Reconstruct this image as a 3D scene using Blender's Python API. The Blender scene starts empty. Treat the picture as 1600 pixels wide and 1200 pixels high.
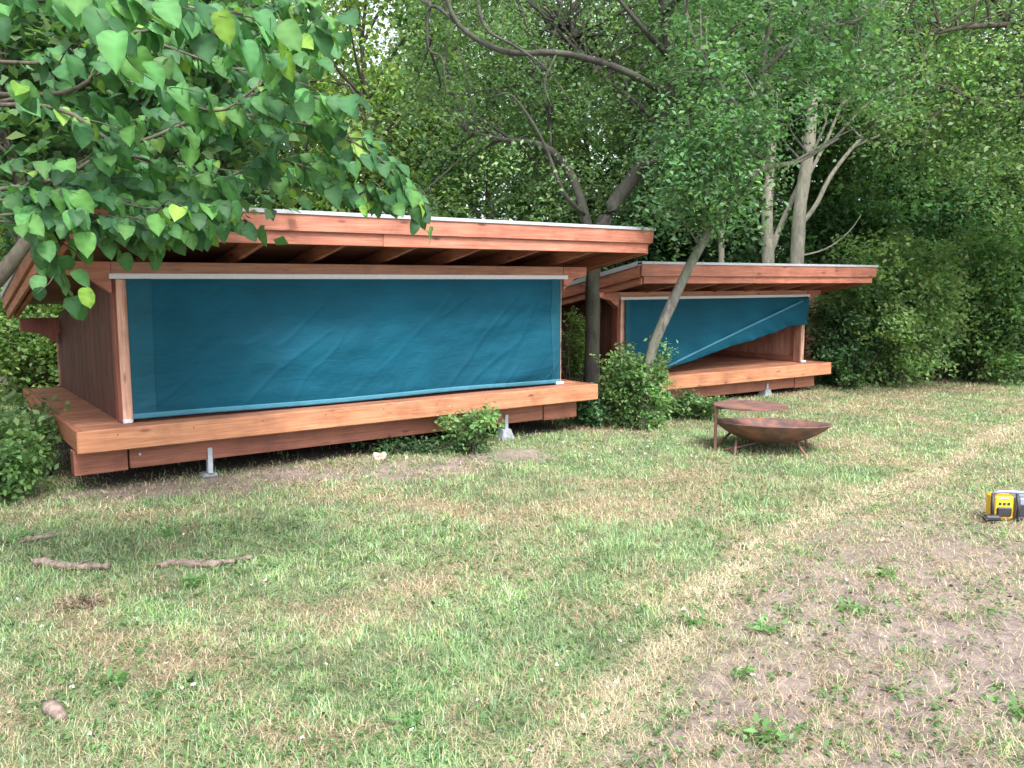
import bpy, bmesh, math, random
import numpy as np
from mathutils import Vector, Matrix

R = math.radians
random.seed(7)
rng = np.random.default_rng(11)
scene = bpy.context.scene
col = scene.collection

# ------------------------------------------------------------------ camera, sky, sun, exposure
FPX, PITCH, ROLL, EYE = 1337.0, 0.1151, 0.0018, 1.6
cam_d = bpy.data.cameras.new('camera')
cam = bpy.data.objects.new('camera', cam_d)
col.objects.link(cam)
cam.location = (0, 0, EYE)
cam.rotation_euler = (math.pi / 2 - PITCH, 0, 0)
cam.rotation_euler = (Matrix.Rotation(math.pi / 2 - PITCH, 3, 'X') @ Matrix.Rotation(ROLL, 3, 'Z')).to_euler()
cam_d.sensor_width = 36
cam_d.lens = FPX / 1600 * 36
cam_d.clip_end = 1000
cam_d.clip_start = 0.05
scene.camera = cam

SUN_EL, SUN_AZ = R(52), R(155)          # azimuth measured clockwise from +Y (where the camera looks)
world = bpy.data.worlds.new("World")
scene.world = world
world.use_nodes = True
wn = world.node_tree
wn.nodes.clear()
sky = wn.nodes.new('ShaderNodeTexSky')
sky.sky_type = 'NISHITA'
sky.sun_disc = False
sky.sun_elevation = SUN_EL
sky.sun_rotation = SUN_AZ
sky.dust_density = 4.0
sky.air_density = 1.0
hs = wn.nodes.new('ShaderNodeHueSaturation')
hs.inputs['Saturation'].default_value = 0.35
bg = wn.nodes.new('ShaderNodeBackground')
bg.inputs['Strength'].default_value = 0.15
wo = wn.nodes.new('ShaderNodeOutputWorld')
wn.links.new(sky.outputs[0], hs.inputs['Color'])
wn.links.new(hs.outputs[0], bg.inputs[0])
wn.links.new(bg.outputs[0], wo.inputs[0])

sun_d = bpy.data.lights.new('sun', 'SUN')
sun_d.energy = 1.5
sun_d.angle = R(12)
sun_d.color = (1.0, 0.96, 0.91)
sun = bpy.data.objects.new('sun', sun_d)
col.objects.link(sun)
sdir = Vector((math.sin(SUN_AZ) * math.cos(SUN_EL), math.cos(SUN_AZ) * math.cos(SUN_EL), math.sin(SUN_EL)))
sun.rotation_euler = sdir.to_track_quat('Z', 'Y').to_euler()

scene.view_settings.view_transform = 'Standard'
scene.view_settings.look = 'None'
scene.view_settings.gamma = 1
scene.view_settings.use_curve_mapping = False
scene.view_settings.exposure = 1.7
scene.render.engine = 'CYCLES'
scene.cycles.max_bounces = 8
scene.cycles.diffuse_bounces = 6
scene.cycles.transmission_bounces = 6
scene.cycles.transparent_max_bounces = 4

# ------------------------------------------------------------------ placing helpers
def ray(px, py):
    u = (px - 800) / FPX
    v = -(py - 600) / FPX
    return np.array([u, math.cos(PITCH) + v * math.sin(PITCH), -math.sin(PITCH) + v * math.cos(PITCH)])

def at(px, py, y):                       # world point on that sight line at distance y
    d = ray(px, py)
    t = y / d[1]
    return np.array([0, 0, EYE]) + d * t

def ground_h(x, y):
    return -0.10 + 0.0 * np.asarray(y, float)

def on_ground(px, py):
    d = ray(px, py)
    t = 3.0
    for _ in range(12):
        P = np.array([0, 0, EYE]) + d * t
        t = (ground_h(P[0], P[1]) - EYE) / d[2]
    P = np.array([0, 0, EYE]) + d * t
    return P

# ------------------------------------------------------------------ numpy noise
def _hash(ix, iy, s):
    h = (ix.astype(np.int64) * 374761393 + iy.astype(np.int64) * 668265263 + s * 1442695041) & 0x7fffffff
    h = ((h ^ (h >> 13)) * 1274126177) & 0x7fffffff
    return ((h ^ (h >> 16)) & 0xffff) / 65535.0

def vnoise(x, y, s=0):
    x = np.asarray(x, float); y = np.asarray(y, float)
    ix, iy = np.floor(x), np.floor(y)
    fx, fy = x - ix, y - iy
    fx = fx * fx * (3 - 2 * fx); fy = fy * fy * (3 - 2 * fy)
    a = _hash(ix, iy, s); b = _hash(ix + 1, iy, s); c = _hash(ix, iy + 1, s); d = _hash(ix + 1, iy + 1, s)
    return (a * (1 - fx) + b * fx) * (1 - fy) + (c * (1 - fx) + d * fx) * fy

def fbm(x, y, s=0, o=4):
    t, a, n = 0, 0.5, 0
    for k in range(o):
        t = t + a * vnoise(x * 2 ** k, y * 2 ** k, s + k * 17); n += a; a *= 0.55
    return t / n

def sst(a, b, x):
    t = np.clip((x - a) / (b - a), 0, 1)
    return t * t * (3 - 2 * t)

# ------------------------------------------------------------------ object helpers
def mesh_np(name, V, F, mat, parent=None, fcol=None, smooth=False, loop_tot=None):
    """V (n,3); F (m,k) one face size, or flat loops with loop_tot."""
    V = np.asarray(V, np.float32)
    me = bpy.data.meshes.new(name)
    me.vertices.add(len(V)); me.vertices.foreach_set('co', V.ravel())
    if loop_tot is None:
        F = np.asarray(F, np.int32); m, k = F.shape
        loop_tot = np.full(m, k, np.int32); flat = F.ravel()
    else:
        flat = np.asarray(F, np.int32); m = len(loop_tot)
    me.loops.add(len(flat)); me.loops.foreach_set('vertex_index', flat)
    me.polygons.add(m)
    starts = np.concatenate([[0], np.cumsum(loop_tot)[:-1]]).astype(np.int32)
    me.polygons.foreach_set('loop_start', starts)
    me.polygons.foreach_set('loop_total', np.asarray(loop_tot, np.int32))
    me.update(calc_edges=True)
    if smooth:
        me.polygons.foreach_set('use_smooth', np.ones(m, bool))
    if fcol is not None:
        dom = 'FACE' if len(fcol) == m and len(fcol) != len(V) else 'POINT'
        a = me.attributes.new('col', 'FLOAT_COLOR', dom)
        c = np.ones((len(fcol), 4), np.float32); c[:, :3] = fcol
        a.data.foreach_set('color', c.ravel())
    if mat: me.materials.append(mat)
    o = bpy.data.objects.new(name, me); col.objects.link(o)
    if parent: o.parent = parent
    return o

def bm_obj(name, bm, mat, parent=None, smooth=False):
    me = bpy.data.meshes.new(name)
    if smooth:
        for f in bm.faces: f.smooth = True
    bm.to_mesh(me); bm.free()
    if mat: me.materials.append(mat)
    o = bpy.data.objects.new(name, me); col.objects.link(o)
    if parent: o.parent = parent
    return o

def empty(name, loc, rz=0):
    o = bpy.data.objects.new(name, None); col.objects.link(o)
    o.location = loc; o.rotation_euler = (0, 0, rz); o.empty_display_size = 0.2
    return o

def tag(o, label=None, cat=None, group=None, kind=None):
    if label: o['label'] = label
    if cat: o['category'] = cat
    if group: o['group'] = group
    if kind: o['kind'] = kind
    return o

def add_hex(bm, pts, bev=0.0):
    """pts: 8 corners, bottom ring then top ring"""
    vs = [bm.verts.new(p) for p in pts]
    fs = [(3, 2, 1, 0), (4, 5, 6, 7), (0, 1, 5, 4), (1, 2, 6, 5), (2, 3, 7, 6), (3, 0, 4, 7)]
    faces = [bm.faces.new([vs[i] for i in f]) for f in fs]
    if bev:
        es = {e for f in faces for e in f.edges}
        bmesh.ops.bevel(bm, geom=list(es), offset=bev, segments=1, affect='EDGES')

def box(bm, x0, x1, y0, y1, z0, z1, bev=0.0):
    add_hex(bm, [(x0, y0, z0), (x1, y0, z0), (x1, y1, z0), (x0, y1, z0),
                 (x0, y0, z1), (x1, y0, z1), (x1, y1, z1), (x0, y1, z1)], bev)

def tube_data(pts, rad, seg=8, wob=0.0, rs=None):
    pts = [np.asarray(p, float) for p in pts]
    n = len(pts); V = []; F = []
    ref = np.array([0.31, 0.17, 0.93])
    for i in range(n):
        t = pts[min(i + 1, n - 1)] - pts[max(i - 1, 0)]
        t = t / (np.linalg.norm(t) + 1e-9)
        a = np.cross(t, ref)
        if np.linalg.norm(a) < 0.1: a = np.cross(t, np.array([1.0, 0, 0]))
        a /= np.linalg.norm(a); b = np.cross(t, a)
        for k in range(seg):
            an = 2 * math.pi * k / seg
            r = rad[i] * (1 + (wob * math.sin(k * 2.3 + i * 1.7) if wob else 0))
            V.append(pts[i] + (a * math.cos(an) + b * math.sin(an)) * r)
    for i in range(n - 1):
        for k in range(seg):
            k2 = (k + 1) % seg
            F.append((i * seg + k, i * seg + k2, (i + 1) * seg + k2, (i + 1) * seg + k))
    return V, F

def bm_tube(bm, pts, rad, seg=8, wob=0.0, cap=True):
    V, F = tube_data(pts, rad, seg, wob)
    vs = [bm.verts.new(v) for v in V]
    for f in F: bm.faces.new([vs[i] for i in f])
    if cap:
        bm.faces.new([vs[i] for i in range(seg)][::-1])
        bm.faces.new([vs[len(vs) - seg + i] for i in range(seg)])

def spline(pts, n):
    """Catmull-Rom through pts, n samples per span"""
    P = [np.asarray(p, float) for p in pts]
    P = [2 * P[0] - P[1]] + P + [2 * P[-1] - P[-2]]
    out = []
    for i in range(1, len(P) - 2):
        for k in range(n):
            t = k / n
            a, b, c, d = P[i - 1], P[i], P[i + 1], P[i + 2]
            out.append(0.5 * (2 * b + (c - a) * t + (2 * a - 5 * b + 4 * c - d) * t * t + (3 * b - a - 3 * c + d) * t ** 3))
    out.append(P[-2])
    return out

# ------------------------------------------------------------------ materials
def new_mat(name):
    m = bpy.data.materials.new(name); m.use_nodes = True
    nt = m.node_tree; nt.nodes.clear()
    out = nt.nodes.new('ShaderNodeOutputMaterial')
    p = nt.nodes.new('ShaderNodeBsdfPrincipled')
    nt.links.new(p.outputs[0], out.inputs[0])
    return m, nt, p, out

def N(nt, t, **kw):
    n = nt.nodes.new(t)
    for k, v in kw.items():
        if k in n.inputs: n.inputs[k].default_value = v
        else: setattr(n, k, v)
    return n

def ramp(nt, stops):
    n = nt.nodes.new('ShaderNodeValToRGB')
    cr = n.color_ramp
    while len(cr.elements) < len(stops): cr.elements.new(0.5)
    for e, (p, c) in zip(cr.elements, stops):
        e.position = p; e.color = (*c, 1) if len(c) == 3 else c
    return n

def wood_mat(name, axis, base, dark, knots=True, rough=0.62, gscale=1.0, coat=0.0):
    m, nt, p, out = new_mat(name)
    tc = N(nt, 'ShaderNodeTexCoord'); oi = N(nt, 'ShaderNodeObjectInfo')
    off = N(nt, 'ShaderNodeVectorMath', operation='SCALE'); off.inputs[0].default_value = (13.1, 7.3, 19.7)
    nt.links.new(oi.outputs['Random'], off.inputs['Scale'])
    add = N(nt, 'ShaderNodeVectorMath', operation='ADD')
    nt.links.new(tc.outputs['Object'], add.inputs[0]); nt.links.new(off.outputs[0], add.inputs[1])
    mp = N(nt, 'ShaderNodeMapping')
    sc = [14 * gscale] * 3; sc[axis] = 0.8
    mp.inputs['Scale'].default_value = sc
    nt.links.new(add.outputs[0], mp.inputs[0])
    n1 = N(nt, 'ShaderNodeTexNoise', Scale=2.2, Detail=6.0, Roughness=0.62, Distortion=0.6)
    nt.links.new(mp.outputs[0], n1.inputs['Vector'])
    mp2 = N(nt, 'ShaderNodeMapping'); sc2 = [75] * 3; sc2[axis] = 2.5
    mp2.inputs['Scale'].default_value = sc2
    nt.links.new(add.outputs[0], mp2.inputs[0])
    n2 = N(nt, 'ShaderNodeTexNoise', Scale=1.5, Detail=4.0, Roughness=0.6)
    nt.links.new(mp2.outputs[0], n2.inputs['Vector'])
    r1 = ramp(nt, [(0.30, dark), (0.5, [0.5 * (a + b) for a, b in zip(base, dark)]), (0.66, base)])
    nt.links.new(n1.outputs[0], r1.inputs[0])
    r2 = ramp(nt, [(0.3, (0.72, 0.70, 0.68)), (0.65, (1.08, 1.06, 1.04))])
    nt.links.new(n2.outputs[0], r2.inputs[0])
    mx = N(nt, 'ShaderNodeMix', data_type='RGBA', blend_type='MULTIPLY'); mx.inputs['Factor'].default_value = 1
    nt.links.new(r1.outputs[0], mx.inputs['A']); nt.links.new(r2.outputs[0], mx.inputs['B'])
    cur = mx.outputs['Result']
    # board to board variation
    hv = N(nt, 'ShaderNodeHueSaturation')
    mr = N(nt, 'ShaderNodeMapRange'); mr.inputs['To Min'].default_value = 0.82; mr.inputs['To Max'].default_value = 1.14
    nt.links.new(oi.outputs['Random'], mr.inputs['Value']); nt.links.new(mr.outputs[0], hv.inputs['Value'])
    nt.links.new(cur, hv.inputs['Color']); cur = hv.outputs[0]
    if knots:
        mp3 = N(nt, 'ShaderNodeMapping'); sc3 = [9.0] * 3; sc3[axis] = 2.6
        mp3.inputs['Scale'].default_value = sc3
        nt.links.new(add.outputs[0], mp3.inputs[0])
        vo = N(nt, 'ShaderNodeTexVoronoi', Scale=1.0)
        nt.links.new(mp3.outputs[0], vo.inputs['Vector'])
        rk = ramp(nt, [(0.06, (1, 1, 1)), (0.17, (0, 0, 0))])
        nt.links.new(vo.outputs['Distance'], rk.inputs[0])
        mk = N(nt, 'ShaderNodeMix', data_type='RGBA'); mk.inputs['B'].default_value = (*[c * 0.45 for c in dark], 1)
        nt.links.new(rk.outputs[0], mk.inputs['Factor']); nt.links.new(cur, mk.inputs['A']); cur = mk.outputs['Result']
    # weathering blotches
    nb = N(nt, 'ShaderNodeTexNoise', Scale=3.4, Detail=6.0, Roughness=0.6)
    nt.links.new(add.outputs[0], nb.inputs['Vector'])
    rb = ramp(nt, [(0.32, (0.72, 0.68, 0.66)), (0.5, (0.97, .96, .96)), (0.72, (1.08, 1.08, 1.10))])
    nt.links.new(nb.outputs[0], rb.inputs[0])
    mb = N(nt, 'ShaderNodeMix', data_type='RGBA', blend_type='MULTIPLY'); mb.inputs['Factor'].default_value = 1
    nt.links.new(cur, mb.inputs['A']); nt.links.new(rb.outputs[0], mb.inputs['B']); cur = mb.outputs['Result']
    nt.links.new(cur, p.inputs['Base Color'])
    p.inputs['Roughness'].default_value = rough
    bu = N(nt, 'ShaderNodeBump', Strength=0.35, Distance=0.004)
    nt.links.new(n2.outputs[0], bu.inputs['Height']); nt.links.new(bu.outputs[0], p.inputs['Normal'])
    return m

FA_B, FA_D = (0.47, 0.195, 0.130), (0.29, 0.100, 0.062)
DK_B, DK_D = (0.54, 0.265, 0.145), (0.37, 0.145, 0.072)
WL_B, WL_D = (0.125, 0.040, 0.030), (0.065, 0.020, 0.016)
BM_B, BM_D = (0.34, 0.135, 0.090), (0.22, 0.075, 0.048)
M = {}
M['fascia'] = wood_mat('stained_fascia_wood', 0, FA_B, FA_D)
M['deck_edge'] = wood_mat('deck_edge_wood', 0, DK_B, DK_D)
M['deck_top'] = wood_mat('deck_board_wood', 0, (0.40, 0.19, 0.115), (0.28, 0.115, 0.07))
M['deck_side'] = wood_mat('deck_side_wood', 1, (0.36, 0.15, 0.09), (0.25, 0.09, 0.05))
M['beam'] = wood_mat('base_beam_wood', 0, BM_B, BM_D)
M['beam_y'] = wood_mat('cross_beam_wood', 1, BM_B, BM_D)
M['header'] = wood_mat('header_wood', 0, (0.46, 0.24, 0.155), (0.33, 0.15, 0.09))
M['rafter'] = wood_mat('rafter_wood', 1, (0.46, 0.20, 0.13), (0.30, 0.11, 0.065))
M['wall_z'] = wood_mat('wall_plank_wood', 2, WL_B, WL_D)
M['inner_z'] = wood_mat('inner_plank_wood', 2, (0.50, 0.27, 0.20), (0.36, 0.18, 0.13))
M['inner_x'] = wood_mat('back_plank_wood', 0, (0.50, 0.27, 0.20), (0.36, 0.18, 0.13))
M['post'] = wood_mat('post_wood', 2, (0.60, 0.38, 0.30), (0.46, 0.24, 0.17))
M['post_dark'] = wood_mat('corner_post_wood', 2, (0.26, 0.085, 0.06), (0.16, 0.045, 0.03))
M['roof_board'] = wood_mat('roof_board_wood', 0, (0.27, 0.12, 0.08), (0.17, 0.07, 0.045))

def plain(name, c, rough=0.5, metal=0.0, noise=0.15, nscale=30, bump=0.0):
    m, nt, p, out = new_mat(name)
    tc = N(nt, 'ShaderNodeTexCoord')
    n = N(nt, 'ShaderNodeTexNoise', Scale=nscale, Detail=5.0)
    nt.links.new(tc.outputs['Object'], n.inputs['Vector'])
    r = ramp(nt, [(0.3, [v * (1 - noise) for v in c]), (0.7, [min(1, v * (1 + noise)) for v in c])])
    nt.links.new(n.outputs[0], r.inputs[0]); nt.links.new(r.outputs[0], p.inputs['Base Color'])
    p.inputs['Roughness'].default_value = rough; p.inputs['Metallic'].default_value = metal
    if bump:
        b = N(nt, 'ShaderNodeBump', Strength=0.6, Distance=bump)
        nt.links.new(n.outputs[0], b.inputs['Height']); nt.links.new(b.outputs[0], p.inputs['Normal'])
    return m

M['white'] = plain('white_plastic', (0.52, 0.53, 0.56), 0.45, noise=0.06)
M['felt'] = plain('grey_roof_felt', (0.30, 0.31, 0.34), 0.85, noise=0.2, nscale=60, bump=0.002)
M['trim'] = plain('pale_metal_edge_trim', (0.36, 0.38, 0.42), 0.55, 0.2, noise=0.1, nscale=12)
M['galv'] = plain('galvanised_steel', (0.42, 0.46, 0.54), 0.5, 0.4, noise=0.12, nscale=20)
M['concrete'] = plain('pale_concrete', (0.21, 0.23, 0.26), 0.9, noise=0.35, nscale=25, bump=0.004)
M['rubber'] = plain('black_rubber', (0.02, 0.021, 0.026), 0.55, noise=0.2)
M['yellow'] = plain('yellow_tool_plastic', (0.72, 0.42, 0.03), 0.4, noise=0.05)
M['greyp'] = plain('blue_grey_plastic', (0.22, 0.25, 0.34), 0.5, noise=0.1)
M['bone'] = plain('pale_split_wood', (0.40, 0.33, 0.27), 0.85, noise=0.35, nscale=40, bump=0.004)
M['stone'] = plain('pale_stone', (0.5, 0.48, 0.46), 0.9, noise=0.25, nscale=20, bump=0.004)

# rusty steel
m, nt, p, out = new_mat('rusty_steel')
tc = N(nt, 'ShaderNodeTexCoord')
n1 = N(nt, 'ShaderNodeTexNoise', Scale=5.0, Detail=8.0, Roughness=0.65); nt.links.new(tc.outputs['Object'], n1.inputs['Vector'])
n2 = N(nt, 'ShaderNodeTexNoise', Scale=60.0, Detail=3.0); nt.links.new(tc.outputs['Object'], n2.inputs['Vector'])
r = ramp(nt, [(0.30, (0.045, 0.033, 0.037)), (0.48, (0.135, 0.075, 0.068)), (0.64, (0.27, 0.115, 0.070))])
nt.links.new(n1.outputs[0], r.inputs[0]); nt.links.new(r.outputs[0], p.inputs['Base Color'])
p.inputs['Roughness'].default_value = 0.72; p.inputs['Metallic'].default_value = 0.15
b = N(nt, 'ShaderNodeBump', Strength=0.4, Distance=0.003); nt.links.new(n2.outputs[0], b.inputs['Height']); nt.links.new(b.outputs[0], p.inputs['Normal'])
M['rust'] = m

# teal canvas
def fabric(name, base):
    m, nt, p, out = new_mat(name)
    tc = N(nt, 'ShaderNodeTexCoord')
    n1 = N(nt, 'ShaderNodeTexNoise', Scale=1.6, Detail=4.0); nt.links.new(tc.outputs['Object'], n1.inputs['Vector'])
    mp = N(nt, 'ShaderNodeMapping'); mp.inputs['Scale'].default_value = (1.2, 1, 22)
    nt.links.new(tc.outputs['Object'], mp.inputs[0])
    n2 = N(nt, 'ShaderNodeTexNoise', Scale=3.0, Detail=5.0, Roughness=0.6); nt.links.new(mp.outputs[0], n2.inputs['Vector'])
    r = ramp(nt, [(0.3, [v * 0.84 for v in base]), (0.7, [v * 1.15 for v in base])])
    nt.links.new(n1.outputs[0], r.inputs[0])
    r2 = ramp(nt, [(0.3, (0.88, 0.9, 0.9)), (0.7, (1.08, 1.06, 1.06))]); nt.links.new(n2.outputs[0], r2.inputs[0])
    mx = N(nt, 'ShaderNodeMix', data_type='RGBA', blend_type='MULTIPLY'); mx.inputs['Factor'].default_value = 1
    nt.links.new(r.outputs[0], mx.inputs['A']); nt.links.new(r2.outputs[0], mx.inputs['B'])
    nt.links.new(mx.outputs['Result'], p.inputs['Base Color'])
    p.inputs['Roughness'].default_value = 0.75; p.inputs['Specular IOR Level'].default_value = 0.18
    mp3 = N(nt, 'ShaderNodeMapping'); mp3.inputs['Scale'].default_value = (1.5, 1, 3.5); mp3.inputs['Rotation'].default_value = (0, R(24), 0)
    nt.links.new(tc.outputs['Object'], mp3.inputs[0])
    n3 = N(nt, 'ShaderNodeTexNoise', Scale=3.2, Detail=5.0, Roughness=0.55, Distortion=0.8); nt.links.new(mp3.outputs[0], n3.inputs['Vector'])
    bu = N(nt, 'ShaderNodeBump', Strength=0.55, Distance=0.02)
    nt.links.new(n3.outputs[0], bu.inputs['Height']); nt.links.new(bu.outputs[0], p.inputs['Normal'])
    return m
M['canvas'] = fabric('teal_canvas', (0.0008, 0.056, 0.094))
M['canvas_edge'] = fabric('grey_blue_canvas_edging', (0.008, 0.068, 0.104))
M['hem'] = fabric('pale_blue_hem', (0.05, 0.17, 0.24))

# bark
def bark_mat(name, a, bcol, moss=0.0):
    m, nt, p, out = new_mat(name)
    tc = N(nt, 'ShaderNodeTexCoord')
    mp = N(nt, 'ShaderNodeMapping'); mp.inputs['Scale'].default_value = (9, 9, 2.5)
    nt.links.new(tc.outputs['Object'], mp.inputs[0])
    n1 = N(nt, 'ShaderNodeTexNoise', Scale=2.5, Detail=7.0, Roughness=0.7, Distortion=0.4); nt.links.new(mp.outputs[0], n1.inputs['Vector'])
    r = ramp(nt, [(0.32, a), (0.62, bcol)]); nt.links.new(n1.outputs[0], r.inputs[0])
    cur = r.outputs[0]
    n2 = N(nt, 'ShaderNodeTexNoise', Scale=3.0, Detail=5.0); nt.links.new(tc.outputs['Object'], n2.inputs['Vector'])
    r2 = ramp(nt, [(0.45, (0, 0, 0)), (0.62, (moss, moss, moss))]); nt.links.new(n2.outputs[0], r2.inputs[0])
    mx = N(nt, 'ShaderNodeMix', data_type='RGBA'); mx.inputs['B'].default_value = (0.10, 0.13, 0.07, 1)
    nt.links.new(r2.outputs[0], mx.inputs['Factor']); nt.links.new(cur, mx.inputs['A'])
    nt.links.new(mx.outputs['Result'], p.inputs['Base Color'])
    p.inputs['Roughness'].default_value = 0.9
    bu = N(nt, 'ShaderNodeBump', Strength=0.8, Distance=0.015); nt.links.new(n1.outputs[0], bu.inputs['Height']); nt.links.new(bu.outputs[0], p.inputs['Normal'])
    return m
M['bark_grey'] = bark_mat('grey_bark', (0.040, 0.037, 0.034), (0.17, 0.16, 0.145), 0.5)
M['bark_dark'] = bark_mat('dark_bark', (0.035, 0.028, 0.024), (0.10, 0.08, 0.065), 0.4)
M['bark_hawthorn'] = bark_mat('dark_lichened_bark', (0.016, 0.014, 0.013), (0.055, 0.050, 0.044), 0.3)
M['bark_pale'] = bark_mat('pale_bark', (0.30, 0.28, 0.23), (0.56, 0.53, 0.45), 0.2)
M['stick'] = bark_mat('dead_stick_bark', (0.05, 0.036, 0.03), (0.27, 0.205, 0.175), 0.1)

# foliage (colour from the leaf's own attribute) with light passing through
def leaf_mat(name, trans=0.45, rough=0.55, veins=False):
    m, nt, p, out = new_mat(name)
    at_ = N(nt, 'ShaderNodeAttribute', attribute_name='col')
    c = at_.outputs['Color']
    if veins:
        tc = N(nt, 'ShaderNodeTexCoord'); oi = N(nt, 'ShaderNodeObjectInfo')
        hv = N(nt, 'ShaderNodeHueSaturation')
        mr = N(nt, 'ShaderNodeMapRange'); mr.inputs['To Min'].default_value = 0.75; mr.inputs['To Max'].default_value = 1.3
        nt.links.new(oi.outputs['Random'], mr.inputs['Value']); nt.links.new(mr.outputs[0], hv.inputs['Value'])
        nt.links.new(c, hv.inputs['Color']); c = hv.outputs[0]
        n = N(nt, 'ShaderNodeTexNoise', Scale=60.0, Detail=3.0); nt.links.new(tc.outputs['Object'], n.inputs['Vector'])
        bu = N(nt, 'ShaderNodeBump', Strength=0.5, Distance=0.003); nt.links.new(n.outputs[0], bu.inputs['Height'])
        nt.links.new(bu.outputs[0], p.inputs['Normal'])
    nt.links.new(c, p.inputs['Base Color'])
    p.inputs['Roughness'].default_value = rough
    p.inputs['Specular IOR Level'].default_value = 0.35
    tr = N(nt, 'ShaderNodeBsdfTranslucent')
    g = N(nt, 'ShaderNodeMix', data_type='RGBA', blend_type='MULTIPLY'); g.inputs['Factor'].default_value = 1
    g.inputs['B'].default_value = (1.35, 1.55, 0.75, 1)
    nt.links.new(c, g.inputs['A']); nt.links.new(g.outputs['Result'], tr.inputs['Color'])
    mx = N(nt, 'ShaderNodeMixShader'); mx.inputs[0].default_value = trans
    nt.links.new(p.outputs[0], mx.inputs[1]); nt.links.new(tr.outputs[0], mx.inputs[2])
    nt.links.new(mx.outputs[0], out.inputs[0])
    return m
M['leaf'] = leaf_mat('leaf_green')
M['bigleaf'] = leaf_mat('broad_leaf_green', 0.40, 0.55, veins=True)
M['blade'] = leaf_mat('grass_blade', 0.25, 0.6)
M['petal'] = plain('white_petal', (0.75, 0.75, 0.7), 0.7, noise=0.05)

# ground
m, nt, p, out = new_mat('soil_and_turf')
at_ = N(nt, 'ShaderNodeAttribute', attribute_name='col')
tc = N(nt, 'ShaderNodeTexCoord')
n1 = N(nt, 'ShaderNodeTexNoise', Scale=18.0, Detail=8.0, Roughness=0.7); nt.links.new(tc.outputs['Object'], n1.inputs['Vector'])
r = ramp(nt, [(0.3, (0.55, 0.55, 0.55)), (0.7, (1.35, 1.32, 1.28))]); nt.links.new(n1.outputs[0], r.inputs[0])
mx = N(nt, 'ShaderNodeMix', data_type='RGBA', blend_type='MULTIPLY'); mx.inputs['Factor'].default_value = 1
nt.links.new(at_.outputs['Color'], mx.inputs['A']); nt.links.new(r.outputs[0], mx.inputs['B'])
nt.links.new(mx.outputs['Result'], p.inputs['Base Color'])
p.inputs['Roughness'].default_value = 0.95
n2 = N(nt, 'ShaderNodeTexNoise', Scale=70.0, Detail=5.0, Roughness=0.7); nt.links.new(tc.outputs['Object'], n2.inputs['Vector'])
bu = N(nt, 'ShaderNodeBump', Strength=0.9, Distance=0.012); nt.links.new(n2.outputs[0], bu.inputs['Height']); nt.links.new(bu.outputs[0], p.inputs['Normal'])
M['ground'] = m

# ------------------------------------------------------------------ ground fields
# the edge between mown green and the worn, strawy strip (world polyline)
edge = np.array([on_ground(*q)[:2] for q in ((2000, 575), (1600, 655), (1440, 745), (1300, 795), (1190, 850), (1110, 925), (1060, 1000), (960, 1090), (850, 1180), (600, 1400))])
track = np.array([on_ground(*q)[:2] for q in ((1250, 690), (1050, 745), (860, 815), (720, 880), (560, 960))])
soil_c = [(on_ground(415, 752)[:2], 1.25, 0.46), (on_ground(690, 728)[:2], 1.0, 0.42), (on_ground(815, 718)[:2], 0.38, 0.26), (on_ground(210, 765)[:2], 0.7, 0.22)]
SA = 0.6226

def seg_dist(x, y, poly):
    best = np.full(np.shape(x), 1e9); sign = np.zeros(np.shape(x))
    for (ax, ay), (bx, by) in zip(poly[:-1], poly[1:]):
        dx, dy = bx - ax, by - ay
        t = np.clip(((x - ax) * dx + (y - ay) * dy) / (dx * dx + dy * dy), 0, 1)
        d = np.hypot(x - ax - t * dx, y - ay - t * dy)
        s = (x - ax) * dy - (y - ay) * dx
        m_ = d < best
        best = np.where(m_, d, best); sign = np.where(m_, np.sign(s), sign)
    return best, sign

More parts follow.
